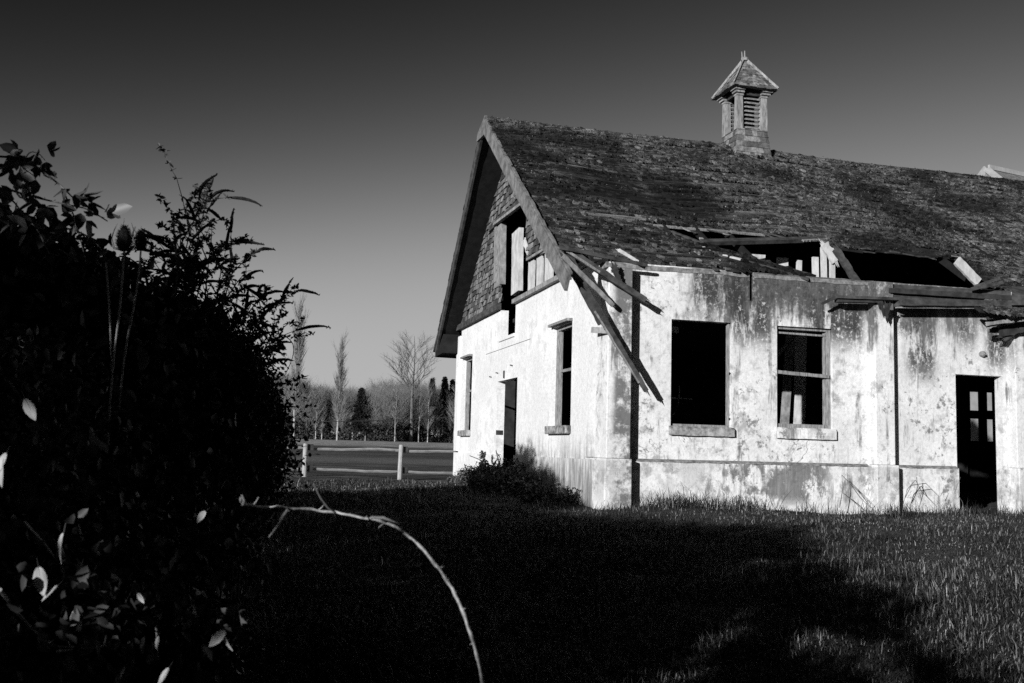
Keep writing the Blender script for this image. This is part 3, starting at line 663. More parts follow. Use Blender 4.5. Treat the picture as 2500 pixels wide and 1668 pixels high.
m.tube([(cx, YR, apz-.04), (cx, YR, apz+.03), (cx, YR, apz+.04), (cx, YR, apz+.055), (cx, YR, fz)], [.09, .085, .06, .02, .012], 8); m.tube([(cx-.06, YR, apz), (cx-.075, YR, fz-.03)], .012, 5)
m.build('finial', M_cupw, CU)
hp = .30; zb_ = onY(1800, 312, YR-.35)[2]
for sx in (-1, 1):
    for sy in (-1, 1):
        q = MB(); X_ = cx+sx*hp; Y_ = YR+sy*hp; q.hexa([(X_-.085, Y_-.07, zb_-.03), (X_+.085, Y_-.07, zb_-.03), (X_+.085, Y_+.07, zb_-.03), (X_-.085, Y_+.07, zb_-.03), (X_-.07, Y_-.06, ze+.02), (X_+.07, Y_-.06, ze+.02), (X_+.07, Y_+.06, ze+.02), (X_-.07, Y_+.06, ze+.02)])
        o = q.build('post', M_cupw, CU, bevel=.006)
        for kk in range(3):
            e = .10+.03*kk
            q = MB(); q.box(X_-.085-(.04*kk if sx < 0 else 0), X_+.085+(.04*kk if sx > 0 else 0), Y_-.08-(.04*kk if sy < 0 else 0), Y_+.08+(.04*kk if sy > 0 else 0), ze-.17+.055*kk, ze-.13+.055*kk)
            for v_ in []: pass
            me_ = q.build('bracket', M_cupw, CU)
for sy in (-1, 1):
    m = MB()
    for k in range(8):
        zz = zb_+.04+k*(ze-.16-zb_)/8; yy = YR+sy*(hp-.02); m.hexa([(cx-hp+.08, yy-.045*sy, zz+.05), (cx+hp-.08, yy-.045*sy, zz+.05), (cx+hp-.08, yy+.04*sy, zz-.01), (cx-hp+.08, yy+.04*sy, zz-.01), (cx-hp+.08, yy-.045*sy, zz+.065), (cx+hp-.08, yy-.045*sy, zz+.065), (cx+hp-.08, yy+.04*sy, zz+.01), (cx-hp+.08, yy+.04*sy, zz+.01)])
    m.build('louver', M_cupw, CU)
m = MB()
for sy in (-1, 1): m.box(cx-hp-.08, cx+hp+.08, YR+sy*hp-.03, YR+sy*hp+.03, ze-.13, ze-.02)
for sx in (-1, 1): m.box(cx+sx*hp-.03, cx+sx*hp+.03, YR-hp+.031, YR+hp-.031, ze-.12, ze-.02)
m.box(cx-hp+.1, cx+hp-.1, YR+.0, YR+.02, zb_, ze-.1)
m.build('plate', M_dark, CU)
m = MB(); zb0 = onY(1840, 392, YR-.55)[2]-.3
for s_ in range(4):
    ang = s_*math.pi/2
    def tr(p, a=ang): return np.array([cx+p[0]*math.cos(a)-p[1]*math.sin(a), YR+p[0]*math.sin(a)+p[1]*math.cos(a), p[2]])
    k = 0; zz = zb0
    while zz < zb_-.02:
        g = lambda z_: .37+.17*max(0, (zb_-z_)/(zb_-zb0+.2))**1.3
        w0 = g(zz); w1 = g(zz+.15); x = -w0
        while x < w0-.01:
            wd = min(random.uniform(.10, .2), w0-x); x2 = x+wd-.005; lf = random.uniform(.01, .025)
            zt_ = min(zz+.16, zb_)
            m.hexa([tr((x, -w0-lf, zz)), tr((x2, -w0-lf, zz)), tr((x2, -w0+.01, zz)), tr((x, -w0+.01, zz)), tr((x*w1/w0, -w1, zt_)), tr((x2*w1/w0, -w1, zt_)), tr((x2*w1/w0, -w1+.02, zt_)), tr((x*w1/w0, -w1+.02, zt_))])
            x += wd
        zz += .13
m.box(cx-.36, cx+.36, YR-.36, YR+.36, zb_-.12, zb_-.005)
m.build('base', M_cup, CU)

# ------------------------------------------------------------------ things standing or lying inside
def lean(u0, v0, u1, v1, Y, wpx, mat, label, cat, name, th=.04):
    a = onY(u0, v0, Y); b = onY(u1, v1, Y); return MB().beam(a, b, wpx*Y/2500, th, (0, 1, 0), .03, 6).build(name, mat, label=label, cat=cat)
lean(1910, 1110, 1931, 800, 17.35, 24, M_grey, 'weathered plank leaning inside the framed window, left of the pale panel', 'plank', 'plank')
lean(1949, 1110, 1956, 800, 17.5, 34, M_pale, 'pale upright panel inside the framed window, right of the leaning plank', 'panel', 'panel')
lean(1896, 868, 1962, 800, 16.2, 10, M_grey, 'thin broken batten slanting across the upper corner of the framed window', 'batten', 'batten')
m = MB(); a = onY(1600, 957, 16.6); b = onY(1690, 968, 16.6); m.hexa([(a[0], 16.6, a[2]-.09), (b[0], 16.6, a[2]-.11), (b[0]-.25, 17.2, a[2]-.09), (a[0], 17.2, a[2]-.09), (a[0], 16.6, a[2]-.07), (b[0], 16.6, a[2]-.09), (b[0]-.25, 17.2, a[2]-.07), (a[0], 17.2, a[2]-.07)])
m.build('shelf', M_pale, label='pale shelf board seen through the empty unframed window', cat='shelf')
m = MB(); pts = [onY(u_, v_, 16.3) for u_, v_ in ((1659, 940), (1659, 960), (1656, 985), (1650, 1005), (1641, 1017), (1630, 1018))]; m.tube(pts, .008, 6)
m.build('cord', M_pale, smooth=True, label='thin white cord dangling inside the empty unframed window', cat='cord')
m = MB(); a = onY(1637, 797, 15.2); b = onY(1657, 813, 15.2); m.box(a[0]-.3, b[0], 15.2, 15.24, b[2], a[2]); m.build('board', M_pale, label='short pale board end in the upper left of the empty window', cat='board')

# ------------------------------------------------------------------ buildings behind
M_roofB = m_island('far_roof', .08, .2, 1, 4); M_white = m_flat('white_trim', .6, .75, 2)
M_trim = m_flat('barn_trim', .26, .36, 2)
BN = empty('barn', label='distant barn with white gable trim showing above the mossy roof', cat='barn')
Yb = 42.; pk = onY(2405, 409, Yb); xk, zk = pk[0], pk[2]
m = MB(); m.hexa([(xk-5, Yb+.3, 0), (xk+24, Yb+5.3, 0), (xk+24, Yb+10, 0), (xk-5, Yb+8, 0), (xk-5, Yb+.3, zk-5.2), (xk+24, Yb+5.3, zk-5.2), (xk+24, Yb+10, zk-5.2), (xk-5, Yb+8, zk-5.2)]); m.build('wall', M_trim, BN)
lf_ = onY(2330, 512, Yb); rt_ = onY(2475, 466, Yb-1.5)
m = MB(); bk = np.array([22, 5, 0]); m.hexa([lf_, rt_, rt_+bk, lf_+bk, pk+(-.02, 0, -.02), pk+(.02, 0, -.02), pk+bk+(.02, 0, .2), pk+bk+(-.02, 0, .2)]); m.build('roof', M_roofB, BN)
m = MB(); m.beam(pk+(0, -.1, -.10), rt_+(.05, -.1, -.1), .38, .1, (0, 1, 0)); m.beam(pk+(0, -.1, -.1), lf_+(0, -.1, -.1), .38, .1, (0, 1, 0)); m.build('barge_board', M_trim, BN)
m = MB(); m.beam(pk+(.2, -.02, .04), pk+bk+(.2, -.02, .1), .22, .1, (0, 1, 0)); m.build('ridge_cap', M_trim, BN)
SD = empty('shed', label='sunlit shed with grey roof seen through the lights of the rear door', cat='shed')
Ys = 60.; a = onY(2350, 940, Ys); z1_ = onY(2375, 987, Ys)[2]; z2_ = onY(2375, 940, Ys)[2]; zw = onY(2375, 996, Ys)[2]
xA, xB = a[0]-4, a[0]+6
m = MB(); m.hexa([(xA, Ys, z1_), (xB, Ys, z1_), (xB, Ys+4, z2_+2.2), (xA, Ys+4, z2_+2.2), (xA, Ys, z1_+.05), (xB, Ys, z1_+.05), (xB, Ys+4, z2_+2.3), (xA, Ys+4, z2_+2.3)]); m.build('roof', M_roofB, SD)
MB().box(xA, xB, Ys-.03, Ys, zw, z1_+.05).build('fascia', M_white, SD)
MB().box(xA, xB, Ys+1.6, Ys+1.8, 0, z1_+.3).build('wall', M_inside, SD)
m = MB()
for x in np.arange(xA, xB, .95): m.box(x, x+.2, Ys, Ys+.12, .1, zw)
m.build('post', M_white, SD); m = MB()
for zz in (onY(2375, 1030, Ys)[2], onY(2375, 1074, Ys)[2]): m.box(xA, xB, Ys-.04, Ys-.01, zz-.16, zz+.1)
m.build('railing', M_white, SD)

# ------------------------------------------------------------------ fence
FN = empty('fence', label='weathered split rail fence with pale posts at the edge of the field', cat='fence')
YF = 26.7
fp = []
for (u_, vt, vb) in ((505, 1079, 1178), (742, 1083, 1183), (975, 1086, 1190), (1212, 1090, 1196)):
    b = onY(u_, vb, YF); t_ = onY(u_, vt, YF); fp.append((b[0], t_[2])); m = MB()
    lean_ = random.uniform(-.02, .02)
    m.tube([(b[0], YF, -.4), (b[0]+lean_*.3, YF, .4), (b[0]+lean_, YF, t_[2]-.03), (b[0]+lean_, YF, t_[2])], [.065, .062, .06, .05], 9); m.build('post', M_post, FN)
for i in range(len(fp)-1):
    for (za, ov) in ((.77, .12), (.23, .12)):
        m = MB(); x0, x1 = fp[i][0], fp[i+1][0]; dz = -.006*i; pts = []
        for k in range(9):
            tt = k/8; pts.append((x0-ov+(x1-x0+2*ov)*tt, YF+.10+(.07 if i % 2 else 0), za+dz+.02*math.sin(tt*3+i+za*5)+random.uniform(-.01, .01)))
        m.tube(pts, [.024]+[.038]*7+[.028], 6); m.build('rail', M_rail, FN)
    for za in (.77, .23): MB().box(fp[i+1][0]+.03, fp[i+1][0]+.2, YF+.04, YF+.24, za-.06, za+.10).build('shaded_rail_end', M_dark, FN)  # dark colour stands in for shadow beside posts and on rail ends
# ------------------------------------------------------------------ leaf and blade meshes
def ground_pts(P): return P
def leafmesh(name, P, size, mat, aspect=.5, up=.4, droop=0., parent=None, fold=.25, axis=None, **kw):
    """each leaf: 6 points, two halves folded on the midrib"""
    n = len(P); P = np.asarray(P, float); size = np.broadcast_to(size, (n,)).astype(float)
    ax = RNG.normal(size=(n, 3)) if axis is None else np.asarray(axis, float)+RNG.normal(size=(n, 3))*.35
    ax[:, 2] -= droop; ax /= np.linalg.norm(ax, axis=1)[:, None]
    nn = RNG.normal(size=(n, 3)); nn[:, 2] += up*3; nn -= ax*(nn*ax).sum(1)[:, None]; nn /= np.linalg.norm(nn, axis=1)[:, None]+1e-9
    sdv = np.cross(ax, nn); L_ = size[:, None]; W_ = (size*aspect*.5)[:, None]
    v0 = P; v1 = P+ax*L_*.32+sdv*W_+nn*W_*fold; v2 = P+ax*L_*.7+sdv*W_*.8+nn*W_*fold*.6-nn*L_*.03; v3 = P+ax*L_-nn*L_*.10
    v4 = P+ax*L_*.7-sdv*W_*.8+nn*W_*fold*.6-nn*L_*.03; v5 = P+ax*L_*.32-sdv*W_+nn*W_*fold
    V = np.stack([v0, v1, v2, v3, v4, v5], 1).reshape(-1, 3); i = np.arange(n)*6
    Fq = np.concatenate([np.stack([i, i+1, i+2, i+3], 1), np.stack([i, i+3, i+4, i+5], 1)])
    return fast(name, V, Fq, mat, parent, **kw)
def ball(n, c, r, shell=.5):
    d = RNG.normal(size=(n, 3)); d /= np.linalg.norm(d, axis=1)[:, None]
    rr = (shell+(1-shell)*RNG.random(n))[:, None]; return np.array(c)+d*rr*np.array(r)
LIT = []            # places the sun must reach: leaves lying on their sun rays are left out
def clear(P, extra=0.):
    P = np.asarray(P); k = np.ones(len(P), bool)
    for (q, r0) in LIT:
        d = P-np.array(q); t_ = -(d@LD); dist = np.linalg.norm(d+t_[:, None]*LD, axis=1); k &= ~((t_ > .06) & (dist < r0+extra+t_*.003))
    return k
cane_px = [(588, 1218), (594, 1234), (640, 1237), (700, 1240), (760, 1244), (820, 1252), (880, 1262), (930, 1271), (970, 1290), (1010, 1318), (1045, 1355), (1080, 1400), (1105, 1440), (1128, 1490), (1148, 1545), (1165, 1600), (1178, 1668), (1186, 1740)]
YC = 2.0
def cy(i): return YC+.25*math.sin(i*.35)
cane = [onY(u_, v_, cy(i)) for i, (u_, v_) in enumerate(cane_px)]
for q in cane: LIT.append((q, .032))
for (a_, b_) in ((288, 790), (281, 850), (272, 940), (264, 740), (268, 800)): LIT.append((onY(a_, b_, 2.9), .02))
litleaf = [((148, 1340), 2.3, .062), ((100, 1420), 2.2, .06), ((122, 1450), 2.2, .04), ((75, 1000), 2.4, .055), ((4, 1130), 2.2, .05), ((2, 1165), 2.2, .05), ((530, 1560), 2.1, .05), ((556, 1570), 2.1, .045), ((400, 1655), 2.1, .045), ((300, 1645), 2.1, .025), ((345, 1460), 2.3, .03), ((490, 1262), 2.6, .035), ((195, 1290), 2.4, .025), ((500, 1450), 2.3, .02), ((385, 1570), 2.3, .03), ((50, 835), 3., .04), ((180, 1500), 2.3, .03), ((60, 880), 2.8, .03),
           ((660, 1280), 2.2, .03), ((725, 1185), 2.3, .03)]
for (uv, Y_, r_) in litleaf: LIT.append((onY(*uv, Y_), r_*.95))

t = NT('moss', .95); q_ = t.math('POWER', t.n('ShaderNodeNewGeometry').outputs['Random Per Island'], 4.); t.col(t.mix(q_, .012, .2))
leafmesh('moss', MOSS, RNG.uniform(.01, .03, len(MOSS)), t.m, .8, .25, parent=roof, kind='stuff')
# ------------------------------------------------------------------ bramble thicket (near, left)
TH = empty('bramble_thicket', (-1.2, 4, 0), label='dark bramble thicket with arching leafy canes filling the left foreground', cat='bramble')
TH.location = (0, 0, 0)
lumps = []      # (u, v, Y, radius in metres, leaves)
for (u_, v_, Y_, r_) in ((-60, 760, 4.2, .42), (10, 640, 4.0, .22), (60, 670, 4.0, .22), (150, 700, 4.1, .22), (215, 740, 4.0, .22), (262, 690, 4.1, .09), (40, 820, 4.3, .45), (180, 860, 4.2, .42), (300, 850, 4.4, .3), (0, 900, 4.0, .55), (150, 960, 4.2, .6), (300, 980, 4.4, .5), (400, 1050, 4.7, .5), (60, 1100, 4, .6), (250, 1150, 4.3, .6), (420, 1180, 4.6, .45), (520, 1130, 5.2, .4), (-60, 1250, 3.6, .6), (150, 1300, 3.9, .5), (330, 1290, 4.3, .4)):
    lumps.append((onY(u_, v_, Y_), r_))
PP = []
for (c_, r_) in lumps:
    n_ = int(2600*r_*r_/.2); PP.append(ball(n_, c_, (r_, r_*.9, r_), .25))
PP = np.concatenate(PP); PP = PP[clear(PP, .0)]
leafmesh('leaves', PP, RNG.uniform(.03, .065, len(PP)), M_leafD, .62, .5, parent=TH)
# low brambles close to the lens
PP = []
for (u_, v_, Y_, r_) in ((60, 1420, 2.6, .28), (0, 1560, 2.4, .3), (200, 1500, 2.7, .25), (330, 1560, 2.7, .22), (130, 1650, 2.4, .25), (420, 1640, 2.6, .18), (520, 1600, 2.6, .12), (-60, 1200, 2.7, .35), (60, 1000, 3.0, .25), (480, 1330, 3.3, .25), (300, 1420, 3., .25)):
    PP.append(ball(int(900*r_*r_/.06), onY(u_, v_, Y_), (r_, r_, r_), .2))
PP = np.concatenate(PP); PP = PP[clear(PP, .0)]
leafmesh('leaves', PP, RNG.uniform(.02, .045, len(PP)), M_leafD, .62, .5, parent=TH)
def bigleaf(c_, ax, L_, parent):
    ax = ax/np.linalg.norm(ax); nn = -LD*.8+np.array([random.uniform(-.5, .5) for _ in range(3)]); nn -= ax*np.dot(nn, ax); nn /= np.linalg.norm(nn); sv = np.cross(ax, nn)
    m = MB(); n = 9; st = c_-ax*L_*.5; wmax = L_*random.uniform(.26, .38); cu = random.uniform(-.25, .35); rows = []
    for k in range(n+1):
        f = k/n; wd = wmax*math.sin(math.pi*min(1, f*.93+.05))**.75*(1-.35*f)*(1+(.035 if k % 2 else -.03)); mid = st+ax*L_*f-nn*L_*cu*f*f*.6
        rows.append([mid-sv*wd+nn*wd*.25, mid-sv*wd*.5+nn*wd*.16+nn*L_*.012*(k % 2), mid, mid+sv*wd*.5+nn*wd*.16+nn*L_*.012*(k % 2), mid+sv*wd+nn*wd*.25])
    for r_ in rows: m.v += [tuple(p_) for p_ in r_]
    for k in range(n):
        for j in range(4): m.f.append((5*k+j, 5*k+j+1, 5*k+j+6, 5*k+j+5))
    m.build('leaf', M_leafSun, parent, smooth=True); m2 = MB(); m2.tube([st-ax*L_*.35, st, st+ax*L_*.6-nn*L_*cu*.22], [L_*.012, L_*.012, L_*.004], 4); m2.build('leaf_stalk', M_stem, parent)
# the few leaves that catch the sun, each with its size and lean
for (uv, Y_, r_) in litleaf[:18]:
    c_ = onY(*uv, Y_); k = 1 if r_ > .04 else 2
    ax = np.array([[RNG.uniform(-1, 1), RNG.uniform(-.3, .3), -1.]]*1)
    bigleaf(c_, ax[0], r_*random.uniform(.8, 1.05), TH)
def arch(pts, Y, rad=.004, leaves=True, ls=.055, parent=TH, mat=M_stem, step=.05, dens=1.):
    P = []; 
    for i in range(len(pts)-1):
        for k in range(5):
            t_ = k/5; p0 = pts[max(i-1, 0)]; p1 = pts[i]; p2 = pts[i+1]; p3 = pts[min(i+2, len(pts)-1)]
            f = lambda a, b, c_, d: .5*((2*b)+(-a+c_)*t_+(2*a-5*b+4*c_-d)*t_*t_+(-a+3*b-3*c_+d)*t_**3)
            P.append(onY(f(p0[0], p1[0], p2[0], p3[0]), f(p0[1], p1[1], p2[1], p3[1]), Y+.1*math.sin(i+k/5)))
    P.append(onY(*pts[-1], Y+.1*math.sin(len(pts)-1))); mb = MB(); n = len(P); mb.tube(P, [rad*(1-.6*i/n) for i in range(n)], 6)
    for i in range(2, n-1, 2):                      # thorns
        d = np.array([random.uniform(-1, 1) for _ in range(3)]); d /= np.linalg.norm(d); mb.tube([P[i], P[i]+d*rad*2.6], [rad*.5, .0004], 4)
    mb.build('cane', mat, parent)
    if leaves:
        Q = []; A = []; S = []
        for i in range(1, n):
            if random.random() < .75*dens:
                d = np.array([random.uniform(-1, 1), random.uniform(-.6, .6), random.uniform(-.9, .35)]); d /= np.linalg.norm(d)
                st = P[i]+d*.035
                for a in (-.9, 0, .9):
                    e = np.array([d[0]*math.cos(a)-d[2]*math.sin(a), d[1], d[0]*math.sin(a)+d[2]*math.cos(a)])
                    Q.append(st); A.append(e*4); S.append(ls*random.uniform(.7, 1.2)*(1 if a == 0 else .75))
        if Q: leafmesh('leaves', np.array(Q), np.array(S), M_leafA, .6, .1, axis=np.array(A), parent=parent)
arch([(-30, 384), (10, 383), (60, 393), (105, 420), (140, 447), (165, 470), (195, 500)], 3.2, .004, dens=.3)
arch([(-30, 455), (20, 463), (70, 478), (120, 490), (165, 500), (215, 512), (262, 540)], 3.2, .004, dens=.55)
arch([(150, 455), (165, 490), (185, 540), (195, 580), (210, 640)], 3.3, .003, dens=.25)
arch([(-20, 470), (30, 490), (60, 530), (90, 560), (120, 620)], 3.1, .003, dens=.45)
arch([(-20, 420), (20, 405), (45, 402), (60, 420)], 3.1, .003, dens=.3)
arch([(100, 600), (150, 560), (200, 570), (240, 600), (270, 650)], 3.6, .004, dens=.7)
arch([(60, 388), (75, 372), (95, 376), (110, 392)], 3.2, .002, dens=.5)
arch([(230, 700), (285, 630), (330, 640), (380, 690), (440, 740), (480, 800)], 4.4, .004, dens=.2, ls=.04)
arch([(520, 850), (610, 815), (680, 815), (715, 840), (712, 880), (690, 925)], 4.6, .003, dens=.3, ls=.033)
arch([(20, 930), (100, 1050), (150, 1100), (200, 1150)], 2.6, .004, dens=.15); arch([(60, 1275), (110, 1330), (160, 1400)], 2.3, .003, dens=.1, mat=M_cane)
arch([(0, 1440), (45, 1500), (120, 1570), (180, 1580)], 2.2, .004, dens=.15, mat=M_cane); arch([(382, 1530), (384, 1570), (386, 1610)], 2.3, .0025, False, mat=M_cane)
arch([(140, 1590), (200, 1585), (260, 1577)], 2.2, .003, False, mat=M_cane)
# ------------------------------------------------------------------ foreground cane
CN = empty('bramble_cane', label='thin thorny sunlit cane arching across the dark foreground grass', cat='cane')
m = MB(); nC = len(cane); P = []
for i in range(nC-1):
    for k in range(4):
        t_ = k/4; P.append(cane[i]*(1-t_)+cane[i+1]*t_+np.array([0, 0, random.uniform(-.002, .002)]))
P.append(cane[-1]); m.tube(P, [.0030*(1+.3*math.sin(i*1.7)*random.random()) for i in range(len(P))], 7)
for i in range(1, len(P), 3):
    d = np.array([random.uniform(-1, 1), random.uniform(-.3, .3), random.uniform(-.2, 1.)]); d /= np.linalg.norm(d)
    m.tube([P[i], P[i]+d*.007], [.0018, .0002], 4)
m.build('stem', M_cane, CN, smooth=True)
def spray(pts, Y, r_, mat=M_cane): 
    m = MB(); m.tube([onY(a, b, Y) for a, b in pts], [r_]*(len(pts)-1)+[r_*.5], 6); m.build('side_shoot', mat, CN, smooth=True)
for (i_, dx, dy) in ((6, 14, -20), (9, 26, -6), (13, -22, 12), (17, 18, -16), (29, -16, 12), (43, 14, -3)):
    u_, v_ = px(P[i_]); spray([(u_, v_), (u_+dx*.5, v_+dy*.4), (u_+dx, v_+dy)], P[i_][1], .0014, M_cane)
spray([(703, 1244), (690, 1262), (678, 1284), (656, 1312)], 2.02, .003); spray([(820, 1252), (800, 1240), (782, 1215), (764, 1180)], 2.1, .002, M_stem)
spray([(905, 1264), (935, 1264), (975, 1279)], 2.1, .0035); spray([(1020, 1335), (1008, 1368), (978, 1392)], 2.05, .002, M_stem); spray([(594, 1234), (596, 1222), (590, 1208)], 2.0, .003)
# ------------------------------------------------------------------ teasels
def teasel(u_, v_, hh, base, Y, label, curl=1):
    T = empty('teasel', label=label, cat='teasel', group='teasels in front of the shrub')
    top = onY(u_, v_, Y); pts = [onY(a, b, Y) for a, b in base]; m = MB(); m.tube(pts, [.0028]*len(pts), 6); m.build('stem', M_cane, T, smooth=True)
    m = MB(); s_ = Y/2500; H = hh*s_; Wd = H*.29; n = 12; c_ = top
    m.tube([c_+np.array([0, 0, H*(k/n-.5)]) for k in range(n+1)], [max(.001, Wd*math.sin(math.pi*(.1+.88*k/n))**.7*(1-.25*k/n)) for k in range(n+1)], 12)
    for k in range(420):
        a = random.uniform(0, 6.283); f = random.uniform(.03, .99); rr = Wd*math.sin(math.pi*(.1+.88*f))**.7*(1-.25*f); d = np.array([math.cos(a), math.sin(a), random.uniform(0, .7)+f*.5]); d /= np.linalg.norm(d)
        p_ = c_+np.array([math.cos(a)*rr, math.sin(a)*rr, H*(f-.5)]); m.tube([p_-d*.001, p_+d*random.uniform(.004, .009)], [.0009, .0002], 3)
    m.build('seed_head', M_seed, T)
    m = MB()
    for k in range(7):
        a = k*.9+.2; d = np.array([math.cos(a), math.sin(a), 0]); L_ = H*random.uniform(.9, 1.25)
        m.tube([c_+np.array([0, 0, -H*.5]), c_+d*Wd*1.3+np.array([0, 0, -H*.42]), c_+d*Wd*1.75+np.array([0, 0, -H*.1]), c_+d*Wd*1.5+np.array([0, 0, -H*.5+L_*.75]), c_+d*Wd*1.1+np.array([0, 0, -H*.5+L_])], [.0012, .0012, .001, .0008, .0003], 4)
    m.build('bract', M_seed, T)
teasel(303, 582, 60, [(303, 610), (300, 660), (294, 740), (288, 790), (278, 870), (270, 960), (262, 1100)], 2.9, 'tall teasel with the larger seed head left of its twin')
teasel(344, 587, 46, [(344, 610), (340, 660), (333, 710), (325, 760), (312, 820), (300, 900), (290, 1000)], 3.0, 'slimmer teasel with the smaller seed head close to the shrub')
m = MB(); m.tube([onY(a, b, 2.9) for a, b in ((259, 640), (262, 690), (266, 740), (269, 790), (272, 900))], .0025, 6); m.build('dry_stalk', M_cane, smooth=True, label='bare pale stalk left of the two teasels', cat='stalk')
# ------------------------------------------------------------------ butterfly bush
BU = empty('butterfly_bush', label='tall wiry shrub with drooping seed spikes behind the teasels', cat='shrub')
segs = MB(); LP = []; LA = []; LS = []; SP = MB()
def grow(p, d, L_, r_, dep, Y0):
    n = max(3, int(L_/.085)); pts = [p]; q = p.copy(); dd = d.copy()
    for k in range(n):
        dd = dd+np.array([random.uniform(-.12, .12), random.uniform(-.12, .12), random.uniform(-.1, .08)-.02*dep]); dd /= np.linalg.norm(dd)
        q = q+dd*L_/n; pts.append(q)
        if dep > 0:
            for _ in range(6):
                if random.random() < .9:
                    e = np.array([random.uniform(-1, 1), random.uniform(-1, 1), random.uniform(-.4, .7)]); LP.append(q); LA.append(e*2); LS.append(random.uniform(.010, .030))
        if dep < 3 and k > n*(.35 if dep == 0 else .15) and random.random() < (.75 if dep < 2 else .6):
            e = dd+np.array([random.uniform(-.9, .9), random.uniform(-.7, .7), random.uniform(-.35, .55)]); e /= np.linalg.norm(e)
            grow(q, e, L_*random.uniform(.28, .5), r_*.55, dep+1, Y0)
    segs.tube(pts, [r_*(1-.6*i/n) for i in range(n+1)], 5 if dep < 2 else 3)
    if dep >= 1 and random.random() < (.45 if dep == 1 else .2):   # seed spike at the tip
        ln = random.uniform(.08, .16); e = dd.copy(); pts = [q]
        for k in range(5): e = e+np.array([random.uniform(-.12, .22), 0, random.uniform(-.32, .02)]); e /= np.linalg.norm(e); pts.append(pts[-1]+e*ln/5)
        SP.tube(pts, [.003, .007, .008, .007, .005, .0015], 6)
        for k in range(26):
            i_ = random.randrange(5); p_ = pts[i_]*(1-random.random())+pts[i_+1]*random.random() if 0 else pts[i_]+(pts[i_+1]-pts[i_])*random.random(); dv = np.array([random.uniform(-1, 1) for _ in range(3)]); SP.tube([p_, p_+dv*.008], [.004, .0015], 3)
base = onY(520, 1190, 4.6)
for (u_, v_) in ((440, 600), (462, 575), (485, 575), (515, 590), (470, 640), (540, 660), (580, 720), (560, 690), (600, 770), (640, 775), (660, 820), (660, 870), (630, 900), (500, 650), (455, 640), (610, 830), (530, 720), (430, 690)):
    tgt = onY(u_, v_, 4.6+random.uniform(-.45, .45)); b_ = base+np.array([random.uniform(-.18, .1), random.uniform(-.2, .2), 0]); b_[2] = .0
    L_ = np.linalg.norm(tgt-b_); d = (tgt-b_)/L_+np.array([-.10, 0, .18]); d /= np.linalg.norm(d)
    n = 14; pts = []
    for k in range(n+1):
        t_ = k/n; p_ = b_+(tgt-b_)*t_+np.array([-.07, 0, .11])*math.sin(math.pi*t_)*1.; pts.append(p_)
        if t_ > .45:
            for _ in range(2):
                e = (tgt-b_)/L_*.8+np.array([random.uniform(-.8, .8), random.uniform(-.6, .6), random.uniform(-.3, .6)]); e /= np.linalg.norm(e)
                if random.random() < .6: grow(p_, e, L_*random.uniform(.09, .18)*(1.2-t_*.4), .0035, 1, 0)
    segs.tube(pts, [.009*(1-.75*i/n) for i in range(n+1)], 6)
    e = pts[-1]-pts[-2]; e /= np.linalg.norm(e); grow(pts[-1], e, .09, .0028, 2, 0)
segs.build('stem', M_stem, BU); SP.build('seed_spike', M_seed, BU)
leafmesh('leaves', np.array(LP), np.array(LS), M_leafB, .42, .2, axis=np.array(LA), parent=BU)
# dense lower shrub mass
SHX = -35
SB = empty('leafy_shrub', label='dense dark leafy shrub below the seed spikes, right of the bramble thicket', cat='shrub')
PP = []
for (u_, v_, Y_, r_) in ((360, 830, 6.5, .30), (330, 900, 6.6, .5), (430, 830, 6.6, .28), (480, 860, 6.7, .33), (540, 890, 6.8, .28), (590, 910, 6.9, .22), (560, 950, 6.8, .4), (630, 960, 7.0, .2), (450, 950, 6.7, .5), (655, 1010, 7.1, .15), (620, 1040, 7.0, .36), (590, 1120, 7.0, .4), (480, 1080, 6.7, .6), (650, 1100, 7.1, .20), (640, 1160, 7.1, .2), (350, 1050, 6.6, .6), (520, 1180, 7, .4), (400, 760, 6.6, .16), (500, 790, 6.8, .16)):
    u_ = u_+SHX*(u_ > 500); Y_ *= .7; r_ *= .7
    PP.append(ball(int(5200*r_*r_/.08), onY(u_, v_, Y_), (r_, r_, r_), .2))
    PP.append(ball(int(900*r_*r_/.08), onY(u_, v_, Y_), (r_*1.3, r_*1.2, r_*1.3), .6))
PP = np.concatenate(PP); PP = PP[PP[:, 2] > .02]; leafmesh('leaves', PP, RNG.uniform(.014, .034, len(PP)), M_leafB, .5, .4, parent=SB)
m = MB()
for k in range(60):
    b_ = onY(random.uniform(380, 600), 1190, 4.8); tgt = onY(random.uniform(330, 660), random.uniform(800, 1100), random.uniform(4.4, 5.1)); b_[2] = 0
    pts = [b_+(tgt-b_)*t_+np.array([0, 0, .15*math.sin(math.pi*t_)]) for t_ in np.linspace(0, 1.04, 7)]; m.tube(pts, [.007, .006, .006, .005, .004, .002, .001], 4)
m.build('stem', M_stem, SB)
# ------------------------------------------------------------------ hedge out of frame on the left: it throws the long shadow
HG = empty('hedge', label='overgrown hedge running beside the photographer on the left', cat='hedge')
top_y = [-12, -6, -4, -2.5, -1, 0, 1, 2, 4, 6, 8, 10, 11.5, 12.5, 13.4, 14.5]
top_z = [2.6, 1.5, 1.5, 1.85, 2.15, 2.25, 2.6, 2.95, 2.55, 2.35, 2.75, 3.3, 3.55, 3.3, 1.5, 1.]
PP = []
for y in np.arange(-10, 14.2, .33):
    h = float(np.interp(y, top_y, top_z)); x0 = -3.6-(.25 if y > 3 else 0)
    for zz in np.arange(.3, h-.1, .42):
        PP.append(ball(520, (x0+random.uniform(-.25, .25), y+random.uniform(-.2, .2), zz), (.55, .36, .36), .1))
    PP.append(ball(170, (x0+random.uniform(-.2, .2), y+random.uniform(-.2, .2), h-.15), (.5, .4, .30), .2))
PP = np.concatenate(PP); PP = PP[clear(PP, .012)]
